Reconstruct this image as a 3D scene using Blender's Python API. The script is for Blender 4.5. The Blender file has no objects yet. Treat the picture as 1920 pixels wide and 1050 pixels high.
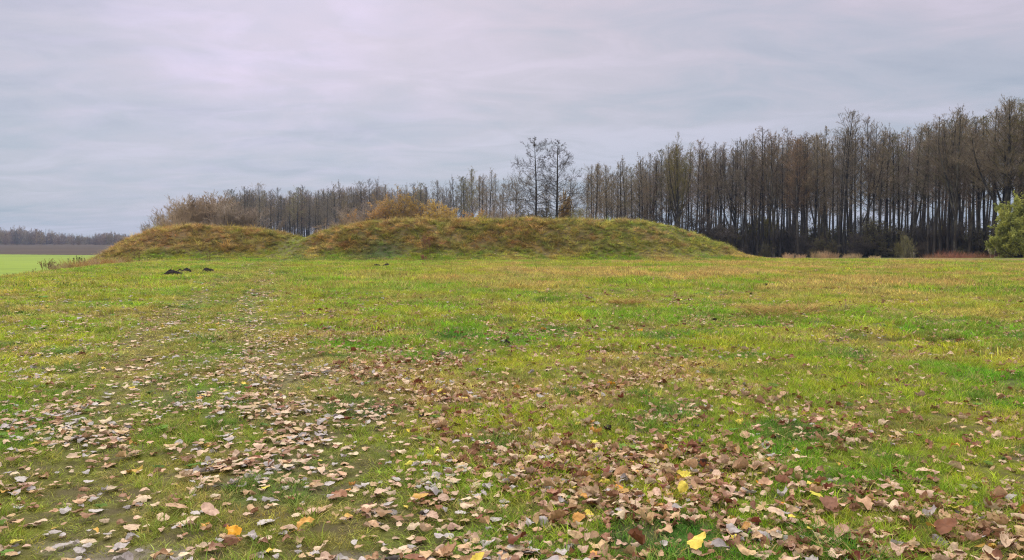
import bpy, math, random
import numpy as np
from mathutils import Vector

# ------------------------------------------------------------------ camera, sky, sun, exposure
sc = bpy.context.scene
COL = sc.collection
EYE, PITCH, FPX = 1.6, math.atan(75 / 1440), 1440.0
cam_d = bpy.data.cameras.new("camera")
cam = bpy.data.objects.new("camera", cam_d)
COL.objects.link(cam)
cam_d.lens, cam_d.sensor_width = 27.0, 36.0
cam_d.clip_start, cam_d.clip_end = 0.05, 6000
cam.location = (0, 0, EYE)
cam.rotation_euler = (math.radians(90) - PITCH, 0, 0)
sc.camera = cam
sc.view_settings.view_transform = 'Standard'
sc.view_settings.look = 'None'
sc.view_settings.exposure = 0.45
sc.view_settings.gamma = 1.0
sc.cycles.use_adaptive_sampling = True
sc.cycles.use_denoising = True
sc.cycles.denoiser = 'OPENIMAGEDENOISE'
sc.cycles.denoising_input_passes = 'RGB_ALBEDO_NORMAL'
sc.cycles.denoising_prefilter = 'NONE'
sc.cycles.filter_width = 1.15
sc.cycles.sample_clamp_direct = 8
sc.cycles.sample_clamp_indirect = 3
sc.cycles.max_bounces = 6
sc.cycles.diffuse_bounces = 3
sc.cycles.transmission_bounces = 3
sc.cycles.volume_bounces = 0
sc.cycles.transparent_max_bounces = 8

SUN_EL, SUN_AZ = math.radians(38), math.radians(-16)      # azimuth from +Y towards +X
sun_d = bpy.data.lights.new("sun", 'SUN')
sun_d.energy = 1.5
sun_d.angle = math.radians(10)
sun_d.color = (1.0, 0.94, 0.84)
sun = bpy.data.objects.new("sun", sun_d)
COL.objects.link(sun)
sv = Vector((math.sin(SUN_AZ) * math.cos(SUN_EL), math.cos(SUN_AZ) * math.cos(SUN_EL), math.sin(SUN_EL)))
sun.rotation_euler = sv.to_track_quat('Z', 'Y').to_euler()
sun.location = (0, 0, 60)


def node(nt, typ, **kw):
    n = nt.nodes.new(typ)
    for k, v in kw.items():
        if k == 'inp':
            for kk, vv in v.items():
                n.inputs[kk].default_value = vv
        else:
            setattr(n, k, v)
    return n


def ramp(nt, stops, interp='LINEAR'):
    r = nt.nodes.new('ShaderNodeValToRGB')
    r.color_ramp.interpolation = interp
    e = r.color_ramp.elements
    while len(e) < len(stops):
        e.new(0.5)
    for i, (p, c) in enumerate(stops):
        e[i].position = p
        e[i].color = (*c, 1) if len(c) == 3 else c
    return r


def mixc(nt, a, b, f, blend='MIX'):
    m = nt.nodes.new('ShaderNodeMix')
    m.data_type = 'RGBA'
    m.blend_type = blend
    for sock, v in ((m.inputs[0], f), (m.inputs[6], a), (m.inputs[7], b)):
        if isinstance(v, bpy.types.NodeSocket):
            nt.links.new(v, sock)
        elif isinstance(v, (int, float)):
            sock.default_value = v
        else:
            sock.default_value = (*v, 1)
    return m.outputs[2]


def mth(nt, op, a, b=None, c=None, clamp=False):
    m = nt.nodes.new('ShaderNodeMath')
    m.operation = op
    m.use_clamp = clamp
    for i, v in enumerate((a, b, c)):
        if v is None:
            continue
        if isinstance(v, bpy.types.NodeSocket):
            nt.links.new(v, m.inputs[i])
        else:
            m.inputs[i].default_value = v
    return m.outputs[0]


world = bpy.data.worlds.new("World")
sc.world = world
world.use_nodes = True
nt = world.node_tree
nt.nodes.clear()
out = nt.nodes.new('ShaderNodeOutputWorld')
sky = node(nt, 'ShaderNodeTexSky', sky_type='NISHITA', sun_disc=False)
sky.sun_elevation = SUN_EL
sky.sun_rotation = SUN_AZ
sky.dust_density = 3.0
bg_sky = node(nt, 'ShaderNodeBackground', inp={'Strength': 0.08})
nt.links.new(sky.outputs[0], bg_sky.inputs[0])
tc = nt.nodes.new('ShaderNodeTexCoord')
sep = nt.nodes.new('ShaderNodeSeparateXYZ')
nt.links.new(tc.outputs['Generated'], sep.inputs[0])
zc = mth(nt, 'MAXIMUM', sep.outputs[2], 0.0)
den = mth(nt, 'ADD', zc, 0.13)
px = mth(nt, 'DIVIDE', sep.outputs[0], den)
py = mth(nt, 'DIVIDE', sep.outputs[1], den)
comb = nt.nodes.new('ShaderNodeCombineXYZ')
nt.links.new(px, comb.inputs[0])
nt.links.new(py, comb.inputs[1])
mp = node(nt, 'ShaderNodeMapping')
mp.inputs['Rotation'].default_value = (0, 0, math.radians(14))
mp.inputs['Scale'].default_value = (0.72, 1.1, 1)
mp.inputs['Location'].default_value = (3.1, 0.7, 0)
nt.links.new(comb.outputs[0], mp.inputs[0])
n1 = node(nt, 'ShaderNodeTexNoise', inp={'Scale': 0.62, 'Detail': 8, 'Roughness': 0.52, 'Distortion': 0.5})
n2 = node(nt, 'ShaderNodeTexNoise', inp={'Scale': 2.6, 'Detail': 8, 'Roughness': 0.56, 'Distortion': 0.9})
for n in (n1, n2):
    nt.links.new(mp.outputs[0], n.inputs['Vector'])
cl = mth(nt, 'ADD', mth(nt, 'MULTIPLY', n1.outputs[0], 0.62), mth(nt, 'MULTIPLY', n2.outputs[0], 0.38))
base = ramp(nt, [(0.0, (0.47, 0.53, 0.62)), (0.10, (0.455, 0.515, 0.61)), (0.19, (0.53, 0.54, 0.63)), (0.28, (0.585, 0.56, 0.655)), (1.0, (0.63, 0.62, 0.67))])
nt.links.new(zc, base.inputs[0])
dark = ramp(nt, [(0.0, (0.72, 0.81, 0.87)), (0.38, (0.78, 0.85, 0.90)), (0.46, (0.90, 0.94, 0.97)), (0.54, (1.03, 1.0, 1.02)), (0.62, (1.17, 1.10, 1.14)), (1.0, (1.3, 1.25, 1.25))])
nt.links.new(cl, dark.inputs[0])
c1 = mixc(nt, base.outputs[0], dark.outputs[0], 1.0, 'MULTIPLY')
# thinner, lilac-white cloud where the light breaks through, upper left of centre
vdot = node(nt, 'ShaderNodeVectorMath', operation='DOT_PRODUCT')
gdir = Vector((-0.33, 1.0, 0.31)).normalized()
nt.links.new(tc.outputs['Generated'], vdot.inputs[0])
vdot.inputs[1].default_value = gdir
gl = ramp(nt, [(0.0, (0, 0, 0)), (0.93, (0, 0, 0)), (0.983, (0.4, 0.4, 0.4)), (1.0, (1, 1, 1))], 'EASE')
nt.links.new(vdot.outputs['Value'], gl.inputs[0])
n3 = node(nt, 'ShaderNodeTexNoise', inp={'Scale': 3.4, 'Detail': 9, 'Roughness': 0.56, 'Distortion': 0.6})
mp3 = node(nt, 'ShaderNodeMapping')
mp3.inputs['Scale'].default_value = (0.8, 1.0, 1)
mp3.inputs['Rotation'].default_value = (0, 0, math.radians(-10))
nt.links.new(comb.outputs[0], mp3.inputs[0])
nt.links.new(mp3.outputs[0], n3.inputs['Vector'])
st = ramp(nt, [(0.0, (0.3, 0.3, 0.3)), (0.45, (0.42, 0.42, 0.42)), (0.62, (0.8, 0.8, 0.8)), (0.72, (1, 1, 1))])
nt.links.new(n3.outputs[0], st.inputs[0])
gf = mth(nt, 'MULTIPLY', mth(nt, 'MULTIPLY', gl.outputs[0], st.outputs[0]), 0.68)
c2 = mixc(nt, c1, (0.83, 0.72, 1.0), gf)
# the overcast dome grows brighter towards the zenith
zen = ramp(nt, [(0.0, (1, 1, 1)), (0.34, (1.0, 1.0, 1.0)), (0.62, (3.6, 3.5, 3.35)), (1.0, (5.0, 4.85, 4.6))], 'EASE')
nt.links.new(zc, zen.inputs[0])
c3 = mixc(nt, c2, zen.outputs[0], 1.0, 'MULTIPLY')
bg_cl = node(nt, 'ShaderNodeBackground', inp={'Strength': 0.735})
nt.links.new(c3, bg_cl.inputs[0])
mxs = nt.nodes.new('ShaderNodeMixShader')
mxs.inputs[0].default_value = 0.94
nt.links.new(bg_sky.outputs[0], mxs.inputs[1])
nt.links.new(bg_cl.outputs[0], mxs.inputs[2])
nt.links.new(mxs.outputs[0], out.inputs[0])
world.cycles.sampling_method = 'MANUAL'
world.cycles.sample_map_resolution = 512

# ------------------------------------------------------------------ helpers
RNG = np.random.default_rng(7)


def _hash(ix, iy, seed):
    h = (ix.astype(np.int64) * 374761393 + iy.astype(np.int64) * 668265263 + seed * 1442695041) & 0x7fffffff
    h = ((h ^ (h >> 13)) * 1274126177) & 0x7fffffff
    h = ((h ^ (h >> 16)) * 1911520717) & 0x7fffffff
    return (h & 0xffff) / 65535.0


def vnoise(x, y, seed=0):
    ix, iy = np.floor(x), np.floor(y)
    fx, fy = x - ix, y - iy
    fx, fy = fx * fx * (3 - 2 * fx), fy * fy * (3 - 2 * fy)
    a, b = _hash(ix, iy, seed), _hash(ix + 1, iy, seed)
    c, d = _hash(ix, iy + 1, seed), _hash(ix + 1, iy + 1, seed)
    return a + (b - a) * fx + (c - a) * fy + (a - b - c + d) * fx * fy


def fbm(x, y, seed=0, octv=4):
    s, a, t = 0, 0.5, 0
    for o in range(octv):
        s = s + a * vnoise(x * 2 ** o + 17.3 * o, y * 2 ** o - 9.1 * o, seed + o)
        t += a
        a *= 0.5
    return s / t


def sstep(a, b, x):
    t = np.clip((x - a) / (b - a), 0, 1)
    return t * t * (3 - 2 * t)


def px_x(p, Y):                    # sideways distance of photo column p at depth Y
    return (p - 960) / FPX * Y


def row_z(r, Y):                   # height of photo row r at depth Y
    return EYE + (450 - r) / FPX * Y


def ground_hit(p, r):              # where the ray of a photo point meets flat ground
    dx, dy = (p - 960) / FPX, (525 - r) / FPX
    t = EYE / (math.sin(PITCH) - dy * math.cos(PITCH))
    return t * dx, t * (math.cos(PITCH) + dy * math.sin(PITCH))


MY = 64.0                          # depth of the mounds' crest
CREST = [(-36.5, 0), (-34.6, .35), (-33.3, 1.0), (-31.5, 2.0), (-29.8, 2.55), (-28, 2.7), (-23.6, 2.6), (-20.9, 2.33), (-19.1, 2.05), (-18.0, 1.85),
         (-17.3, 1.72), (-16.6, 1.95), (-15.2, 2.4), (-13.8, 2.75), (-11.6, 3.12), (-8.9, 3.28), (4, 3.28), (10.7, 3.15), (12.7, 2.85),
         (14.7, 2.25), (16.4, 1.55), (17.7, .95), (19.1, 0.35), (20.6, 0)]
CX, CH = zip(*CREST)
PATH = np.array([(-0.9, 2.5), (-1.5, 4), (-2.7, 6.5), (-3.9, 9.3), (-6.4, 16), (-10.9, 31), (-14.8, 45), (-17.8, 56), (-17.7, 60), (-17.1, 64), (-16.9, 74)])


def path_u(X, Y):                  # sideways offset from the middle of the two wheel tracks
    xc = np.interp(Y, PATH[:, 1], PATH[:, 0])
    dx = np.gradient(np.interp(np.linspace(0, 80, 161), PATH[:, 1], PATH[:, 0]), 0.5)
    sl = np.interp(Y, np.linspace(0, 80, 161), dx)
    return (X - xc) / np.sqrt(1 + sl * sl)


def rut(X, Y):
    u = path_u(X, Y) + 0.25 * (fbm(X / 2.2, Y / 2.2, 91) - 0.5)
    g = np.exp(-((u - 0.8) / 0.33) ** 2) + np.exp(-((u + 0.8) / 0.36) ** 2)
    return g * (Y < 66)


def mound_h(X, Y):
    H = np.interp(X, CX, CH)
    wv = 6.9 + 0.8 * (fbm(X / 6, X * 0 + 3, 5) - 0.5) * 2
    t = np.clip((np.abs(Y - MY) - 0.35) / wv, 0, 1)
    p = 0.5 * (1 + np.cos(np.pi * t))
    lump = (fbm(X / 1.1, Y / 0.9, 21, 4) - 0.5) * 0.75 * np.clip(H, 0, 1) * np.clip(p * 3, 0, 1) * (1 - 0.85 * np.exp(-((X + 17.4) / 1.0) ** 2))
    return H * p * .965 + lump * .75 * (p < 1)


def terrain(X, Y):
    X, Y = np.asarray(X, float), np.asarray(Y, float)
    r = np.hypot(X, Y)
    z = (0.05 + 0.09 * sstep(6, 14, r)) * (fbm(X / 0.9, Y / 0.9, 1, 3) - 0.5) * sstep(66, 40, r)
    z = z + 0.16 * (fbm(X / 4.5, Y / 4.5, 2, 3) - 0.5) * sstep(90, 45, r)
    z = z - 0.045 * rut(X, Y) * sstep(50, 20, r)
    s = -X - (27 + 0.25 * (Y - 42))
    z = z - 3.0 * sstep(-5, 16, s) * sstep(5, 30, Y)
    z = z - 0.55 * sstep(68, 84, Y) * (X > -60) - 0.5 * sstep(84, 140, Y)
    z = z + 1.6 * sstep(255, 640, Y)
    return z + mound_h(X, Y)


def lerp3(a, b, t):
    return np.asarray(a)[None, :] * (1 - t[:, None]) + np.asarray(b)[None, :] * t[:, None]


def blend(c, b, t):
    return c * (1 - t[:, None]) + np.asarray(b)[None, :] * t[:, None]


GREEN, YGREEN, TAN, DEEP = (0.16, 0.35, 0.016), (0.32, 0.39, 0.026), (0.50, 0.39, 0.11), (0.06, 0.19, 0.03)


def grass_tint(X, Y):
    """what the turf is at a point: fresh, yellowing, dry or dark weeds"""
    c = lerp3(YGREEN, GREEN, sstep(0.41, 0.59, fbm(X / 2.6, Y / 2.6, 31)) * 0.95)
    c = blend(c, (0.44, 0.42, 0.04), sstep(0.54, 0.68, fbm(X / 1.1, Y / 1.1, 33)) * 0.55)
    c = blend(c, TAN, sstep(0.50, 0.70, fbm(X / 1.9 + 5, Y / 1.3, 35)) * 0.75)
    c = blend(c, (0.20, 0.15, 0.05), sstep(0.56, 0.70, fbm(X / 0.55 + 3, Y / 0.5, 34)) * 0.5)
    c = blend(c, DEEP, sstep(0.60, 0.72, fbm(X / 0.8, Y / 0.8, 37)) * 0.75)
    far = sstep(9, 26, np.hypot(X, Y))
    c = blend(c, (0.40, 0.42, 0.035), far * 0.22)
    pxl = 960 + FPX * X / np.maximum(Y, 1)
    dry = sstep(0.46, 0.60, fbm(X / 3.6, Y / 3.2, 39)) * sstep(15, 30, Y) * sstep(600, 1100, pxl)
    c = blend(c, (0.50, 0.34, 0.11), dry * 0.8)
    rt = np.clip(rut(X, Y), 0, 1) * sstep(80, 40, Y)
    c = blend(c, (0.25, 0.26, 0.055), np.exp(-(path_u(X, Y) / 1.7) ** 4) * (Y < 52) * 0.35)
    c = blend(c, (0.25, 0.25, 0.06), rt * 0.45)
    # mounds
    m = np.clip(mound_h(X, Y) / 0.75 - 0.35, 0, 1)
    brown = lerp3((0.27, 0.21, 0.05), (0.36, 0.235, 0.065), sstep(0.42, 0.6, fbm(X / 0.7, Y / 0.6, 41)))
    brown = blend(brown, (0.52, 0.38, 0.13), sstep(0.54, 0.68, fbm(X / 0.55, Y / 0.5, 43)) * 0.8)
    brown = blend(brown, (0.22, 0.23, 0.035), sstep(0.46, 0.64, fbm(X / .8, Y / 0.6, 45)) * 0.7)
    olive = lerp3((0.34, 0.34, 0.06), (0.42, 0.31, 0.11), sstep(0.48, 0.64, fbm(X / .8, Y / .6, 47)))
    olive = blend(olive, (0.19, 0.25, 0.04), sstep(0.5, 0.62, fbm(X / .8 + 4, Y / 0.6, 49)) * 0.7)
    mc = brown * (1 - sstep(0, 11, X))[:, None] + olive * sstep(0, 11, X)[:, None]
    rust = sstep(-20.5, -27, X)
    mc = mc * (1 - rust[:, None] * 0.45) + np.array([[0.46, 0.29, 0.11]]) * rust[:, None] * 0.45
    low = sstep(1.0, 0.45, mound_h(X, Y)) * sstep(-14, -5, X) * sstep(16, 4, X)
    mc = blend(mc, (0.25, 0.34, 0.035), low * 0.5)
    pw = np.exp(-((X - np.interp(Y, PATH[:, 1], PATH[:, 0])) / 0.9) ** 2)
    mc = blend(mc, (0.26, 0.33, 0.04), pw * 0.75)
    c = c * (1 - m[:, None]) + mc * m[:, None]
    nettle = np.exp(-(((X + 10.0) / 1.6) ** 2 + ((Y - 58.7) / 1.0) ** 2))
    c = blend(c, (0.07, 0.17, 0.06), nettle * 0.8)
    # behind: floor of the wood
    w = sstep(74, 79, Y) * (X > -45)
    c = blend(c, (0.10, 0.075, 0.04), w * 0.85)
    return c


def make_mesh(name, V, F4=None, F3=None, mats=(), midx=None, smooth=False, attr=None):
    me = bpy.data.meshes.new(name)
    n4 = 0 if F4 is None else len(F4)
    n3 = 0 if F3 is None else len(F3)
    me.vertices.add(len(V))
    me.vertices.foreach_set('co', np.asarray(V, np.float32).ravel())
    me.loops.add(n4 * 4 + n3 * 3)
    li = []
    if n4:
        li.append(np.asarray(F4, np.int32).ravel())
    if n3:
        li.append(np.asarray(F3, np.int32).ravel())
    me.loops.foreach_set('vertex_index', np.concatenate(li))
    me.polygons.add(n4 + n3)
    st_ = np.concatenate([np.arange(n4) * 4, n4 * 4 + np.arange(n3) * 3]).astype(np.int32)
    me.polygons.foreach_set('loop_start', st_)
    if midx is not None:
        me.polygons.foreach_set('material_index', np.asarray(midx, np.int32))
    if smooth:
        me.polygons.foreach_set('use_smooth', np.ones(n4 + n3, bool))
    for m in mats:
        me.materials.append(m)
    if attr:
        for k, (dom, typ, arr) in attr.items():
            a = me.attributes.new(k, typ, dom)
            key = {'FLOAT_COLOR': 'color', 'FLOAT_VECTOR': 'vector', 'FLOAT': 'value', 'INT': 'value'}[typ]
            a.data.foreach_set(key, np.asarray(arr, np.int32 if typ == 'INT' else np.float32).ravel())
    me.update(calc_edges=True)
    me.validate()
    return me


def tag(o, label=None, cat=None, group=None, kind=None):
    if label:
        o['label'] = label
    if cat:
        o['category'] = cat
    if group:
        o['group'] = group
    if kind:
        o['kind'] = kind
    return o


def link(name, data, loc=(0, 0, 0), rot=(0, 0, 0), scale=(1, 1, 1), parent=None):
    o = bpy.data.objects.new(name, data)
    COL.objects.link(o)
    o.location, o.rotation_euler, o.scale = loc, rot, scale
    if parent:
        o.parent = parent
    return o


# ------------------------------------------------------------------ materials
def new_mat(name):
    m = bpy.data.materials.new(name)
    m.use_nodes = True
    m.node_tree.nodes.clear()
    return m, m.node_tree


def leafy(name, color=None, attr=None, attr_type='GEOMETRY', trans=0.3, vary=0.25, hue=0.03, rough_spec=0.0, noise=None, val=1.0, bv=False):
    """thin plant matter: diffuse with light coming through it"""
    m, nt = new_mat(name)
    o = nt.nodes.new('ShaderNodeOutputMaterial')
    if attr:
        a = node(nt, 'ShaderNodeAttribute', attribute_type=attr_type, attribute_name=attr)
        c = a.outputs['Color']
    else:
        r = node(nt, 'ShaderNodeRGB')
        r.outputs[0].default_value = (*color, 1)
        c = r.outputs[0]
    if bv:      # blades of one tuft differ: some brighter, some dry
        a2 = node(nt, 'ShaderNodeAttribute', attribute_name='bv')
        s2 = nt.nodes.new('ShaderNodeSeparateColor')
        nt.links.new(a2.outputs['Color'], s2.inputs[0])
        c = mixc(nt, c, (0.43, 0.32, 0.12), s2.outputs[1])
        vm = nt.nodes.new('ShaderNodeVectorMath')
        vm.operation = 'SCALE'
        nt.links.new(c, vm.inputs[0])
        nt.links.new(s2.outputs[0], vm.inputs['Scale'])
        c = vm.outputs[0]
    oi = nt.nodes.new('ShaderNodeObjectInfo')
    hsv = nt.nodes.new('ShaderNodeHueSaturation')
    rnd = oi.outputs['Random']
    h = mth(nt, 'ADD', mth(nt, 'MULTIPLY', mth(nt, 'FRACT', mth(nt, 'MULTIPLY', rnd, 7.31)), hue), 0.5 - hue / 2)
    v = mth(nt, 'ADD', mth(nt, 'MULTIPLY', rnd, 2 * vary), val - vary)
    nt.links.new(h, hsv.inputs['Hue'])
    nt.links.new(v, hsv.inputs['Value'])
    nt.links.new(c, hsv.inputs['Color'])
    c = hsv.outputs[0]
    if noise:
        tcn = nt.nodes.new('ShaderNodeTexCoord')
        nn = node(nt, 'ShaderNodeTexNoise', inp={'Scale': noise[0], 'Detail': 5, 'Roughness': 0.6})
        nt.links.new(tcn.outputs['Object'], nn.inputs['Vector'])
        rr = ramp(nt, [(0.3, noise[1]), (0.5, (1, 1, 1)), (0.7, noise[2])])
        nt.links.new(nn.outputs[0], rr.inputs[0])
        c = mixc(nt, c, rr.outputs[0], 1.0, 'MULTIPLY')
    d = nt.nodes.new('ShaderNodeBsdfPrincipled')
    d.inputs['Roughness'].default_value = 0.62
    d.inputs['Specular IOR Level'].default_value = rough_spec
    t = nt.nodes.new('ShaderNodeBsdfTranslucent')
    mx = nt.nodes.new('ShaderNodeMixShader')
    mx.inputs[0].default_value = trans
    nt.links.new(c, d.inputs['Base Color'])
    nt.links.new(c, t.inputs['Color'])
    nt.links.new(d.outputs[0], mx.inputs[1])
    nt.links.new(t.outputs[0], mx.inputs[2])
    nt.links.new(mx.outputs[0], o.inputs[0])
    return m


def rough_mat(name, stops, scale=3.0, bump=0.0, vary=0.0, stretch=(1, 1, 1), detail=8):
    m, nt = new_mat(name)
    o = nt.nodes.new('ShaderNodeOutputMaterial')
    tcn = nt.nodes.new('ShaderNodeTexCoord')
    mpn = nt.nodes.new('ShaderNodeMapping')
    mpn.inputs['Scale'].default_value = stretch
    nn = node(nt, 'ShaderNodeTexNoise', inp={'Scale': scale, 'Detail': detail, 'Roughness': 0.65})
    nt.links.new(tcn.outputs['Object'], mpn.inputs[0])
    nt.links.new(mpn.outputs[0], nn.inputs['Vector'])
    rr = ramp(nt, stops)
    nt.links.new(nn.outputs[0], rr.inputs[0])
    c = rr.outputs[0]
    if vary:
        oi = nt.nodes.new('ShaderNodeObjectInfo')
        hsv = nt.nodes.new('ShaderNodeHueSaturation')
        nt.links.new(mth(nt, 'ADD', mth(nt, 'MULTIPLY', oi.outputs['Random'], 2 * vary), 1 - vary), hsv.inputs['Value'])
        nt.links.new(mth(nt, 'ADD', mth(nt, 'MULTIPLY', mth(nt, 'FRACT', mth(nt, 'MULTIPLY', oi.outputs['Random'], 5.7)), 0.5), 0.75), hsv.inputs['Saturation'])
        nt.links.new(c, hsv.inputs['Color'])
        c = hsv.outputs[0]
    d = nt.nodes.new('ShaderNodeBsdfPrincipled')
    d.inputs['Roughness'].default_value = 0.95
    d.inputs['Specular IOR Level'].default_value = 0.15
    nt.links.new(c, d.inputs['Base Color'])
    if bump:
        b = node(nt, 'ShaderNodeBump', inp={'Strength': 0.8, 'Distance': bump})
        nt.links.new(nn.outputs[0], b.inputs['Height'])
        nt.links.new(b.outputs[0], d.inputs['Normal'])
    nt.links.new(d.outputs[0], o.inputs[0])
    return m


M = {}
M['grass'] = leafy('grass_blade', attr='tint', attr_type='INSTANCER', trans=0.38, vary=0.28, hue=0.035, rough_spec=0.06, bv=True)
M['bark'] = rough_mat('dark_bark', [(0.3, (0.02, 0.018, 0.014)), (0.5, (0.045, 0.04, 0.03)), (0.68, (0.14, 0.135, 0.10))], 1.6, 0.02, 0.35, (1, 1, 0.35))
M['bark_pale'] = rough_mat('pale_bark', [(0.3, (0.10, 0.09, 0.07)), (0.5, (0.19, 0.18, 0.14)), (0.7, (0.30, 0.29, 0.23))], 1.6, 0.02, 0.2, (1, 1, 0.35))
M['twig'] = rough_mat('grey_twig', [(0.3, (0.15, 0.12, 0.07)), (0.7, (0.31, 0.25, 0.15))], 0.5, 0, 0.3, detail=2)
M['twig_red'] = rough_mat('russet_twig', [(0.3, (0.155, 0.11, 0.068)), (0.7, (0.30, 0.215, 0.135))], 0.5, 0, 0.3, detail=2)
M['twig_dark'] = rough_mat('dark_twig', [(0.3, (0.055, 0.045, 0.032)), (0.7, (0.13, 0.105, 0.07))], 0.5, 0, 0.2, detail=2)
M['twig_olive'] = rough_mat('olive_twig', [(0.3, (0.16, 0.14, 0.05)), (0.7, (0.31, 0.27, 0.10))], 0.5, 0, 0.3, detail=2)
M['twig_tan'] = rough_mat('tan_twig', [(0.3, (0.25, 0.19, 0.125)), (0.7, (0.42, 0.33, 0.22))], 0.5, 0, 0.2, detail=2)
M['leaf_orange'] = leafy('orange_willow_leaf', (0.45, 0.31, 0.09), trans=0.35, vary=0.2, noise=(0.6, (0.72, 0.6, 0.7), (1.15, 1.15, 1)))
M['leaf_green'] = leafy('bush_leaf', (0.32, 0.35, 0.085), trans=0.35, vary=0.1, noise=(0.9, (0.45, 0.5, 0.5), (1.35, 1.25, 1)))
M['leaf_dark'] = leafy('undergrowth_leaf', (0.13, 0.12, 0.045), trans=0.25, vary=0.3)
M['soil'] = rough_mat('black_soil', [(0.3, (0.006, 0.005, 0.004)), (0.55, (0.02, 0.015, 0.011)), (0.75, (0.06, 0.042, 0.028))], 14, 0.03)
M['reed'] = leafy('dry_reed', (0.42, 0.30, 0.16), trans=0.25, vary=0.2)
M['brush'] = leafy('red_brown_brush', (0.26, 0.13, 0.075), trans=0.2, vary=0.2)
M['weed'] = leafy('dead_weed', (0.12, 0.075, 0.04), trans=0.1, vary=0.2)
M['weed_pale'] = leafy('seed_head', (0.36, 0.31, 0.24), trans=0.3, vary=0.2)
M['rust_grass'] = leafy('rust_dry_grass', (0.34, 0.21, 0.075), trans=0.3, vary=0.25, bv=True)
M['tussock'] = leafy('green_tussock', (0.10, 0.22, 0.03), trans=0.35, vary=0.25, bv=True)

# turf and soil
m, nt = new_mat('turf')
M['turf'] = m
o = nt.nodes.new('ShaderNodeOutputMaterial')
at = node(nt, 'ShaderNodeAttribute', attribute_name='tint')
tcn = nt.nodes.new('ShaderNodeTexCoord')
na = node(nt, 'ShaderNodeTexNoise', inp={'Scale': 3.5, 'Detail': 10, 'Roughness': 0.7})
nb = node(nt, 'ShaderNodeTexNoise', inp={'Scale': 28, 'Detail': 8, 'Roughness': 0.75})
for n in (na, nb):
    nt.links.new(tcn.outputs['Object'], n.inputs['Vector'])
rr = ramp(nt, [(0.30, (0.22, 0.2, 0.2)), (0.47, (0.42, 0.40, 0.4)), (0.62, (0.7, 0.7, 0.66))])
nt.links.new(nb.outputs[0], rr.inputs[0])
c = mixc(nt, at.outputs['Color'], rr.outputs[0], 1.0, 'MULTIPLY')
rs = ramp(nt, [(0.40, (0, 0, 0)), (0.60, (1, 1, 1))])
nt.links.new(na.outputs[0], rs.inputs[0])
fs = mth(nt, 'MULTIPLY', rs.outputs[0], 0.8)
c = mixc(nt, c, (0.09, 0.07, 0.04), fs)
bare = node(nt, 'ShaderNodeAttribute', attribute_name='bare')
nbr = ramp(nt, [(0.35, (0.16, 0.135, 0.095)), (0.65, (0.25, 0.215, 0.155))])
nt.links.new(nb.outputs[0], nbr.inputs[0])
c = mixc(nt, c, nbr.outputs[0], bare.outputs['Fac'])
d = node(nt, 'ShaderNodeBsdfPrincipled', inp={'Roughness': 0.95, 'Specular IOR Level': 0.1})
b = node(nt, 'ShaderNodeBump', inp={'Strength': 0.9, 'Distance': 0.03})
nt.links.new(nb.outputs[0], b.inputs['Height'])
nt.links.new(b.outputs[0], d.inputs['Normal'])
nt.links.new(c, d.inputs['Base Color'])
nt.links.new(d.outputs[0], o.inputs[0])
M['crop'] = rough_mat('young_crop', [(0.35, (0.11, 0.16, 0.008)), (0.48, (0.145, 0.205, 0.01)), (0.7, (0.18, 0.24, 0.013))], 0.09, 0, 0, (0.5, 1.6, 1))
M['plough'] = rough_mat('ploughed_soil', [(0.3, (0.022, 0.012, 0.003)), (0.5, (0.038, 0.021, 0.005)), (0.7, (0.066, 0.038, 0.012))], 0.1, 0.1, 0, (0.15, 1, 1))


# ------------------------------------------------------------------ the ground, one heightfield cut into ground, mounds and fields
def bare_at(X, Y):
    b_ = np.zeros(len(X))
    for (p, r, rx, ry, k) in ((205, 1034, 0.20, 0.13, .9), (310, 1040, 0.14, 0.09, .8), (120, 1010, 0.12, 0.1, .6), (690, 1036, .16, .09, .7), (600, 700, .5, .6, .35), (330, 640, .3, .5, .3)):
        x0, y0 = ground_hit(p, r)
        q = ((X - x0) / rx) ** 2 + ((Y - y0) / ry) ** 2
        b_ = np.maximum(b_, k * sstep(1.5, 0.7, q + 2.6 * (fbm(X / 0.09, Y / 0.07, 77) - 0.5)))
    return b_


radii = np.concatenate([[0.4], np.geomspace(0.9, 18, 120), np.arange(18.3, 52, 0.34), np.arange(52, 76, 0.2), np.arange(76.3, 90, 0.8), np.geomspace(91, 205, 18), np.arange(210, 400, 2.5), np.geomspace(404, 3500, 36)])
half = math.radians(48)
ang = np.concatenate([np.linspace(-half, half, 620), np.linspace(half, 2 * math.pi - half, 62)[1:-1]])
na_, nr_ = len(ang), len(radii)
A, R = np.meshgrid(ang, radii)
GX, GY = (R * np.sin(A)).ravel(), (R * np.cos(A)).ravel()
GZ = terrain(GX, GY)
GV = np.stack([GX, GY, GZ], 1)
ii, jj = np.meshgrid(np.arange(nr_ - 1), np.arange(na_), indexing='ij')
j2 = (jj + 1) % na_
quad = np.stack([ii * na_ + jj, ii * na_ + j2, (ii + 1) * na_ + j2, (ii + 1) * na_ + jj], -1).reshape(-1, 4)[:, ::-1]
cx, cy = GX[quad].mean(1), GY[quad].mean(1)
mh = mound_h(cx, cy)
s_ = -cx - (27 + 0.25 * (cy - 42))
reg = np.zeros(len(quad), int)
reg[(mh > 0.3) & (cx < -17.3)] = 1
reg[(mh > 0.3) & (cx >= -17.3)] = 2
fld = (s_ > 6) & (cy > 40) & (mh < 0.3)
edge = 262 + (cx + 150) * -0.35
reg[fld & (cy < edge)] = 3
reg[fld & (cy >= edge) & (cy < 900)] = 4
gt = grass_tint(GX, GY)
gb = bare_at(GX, GY)
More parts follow.
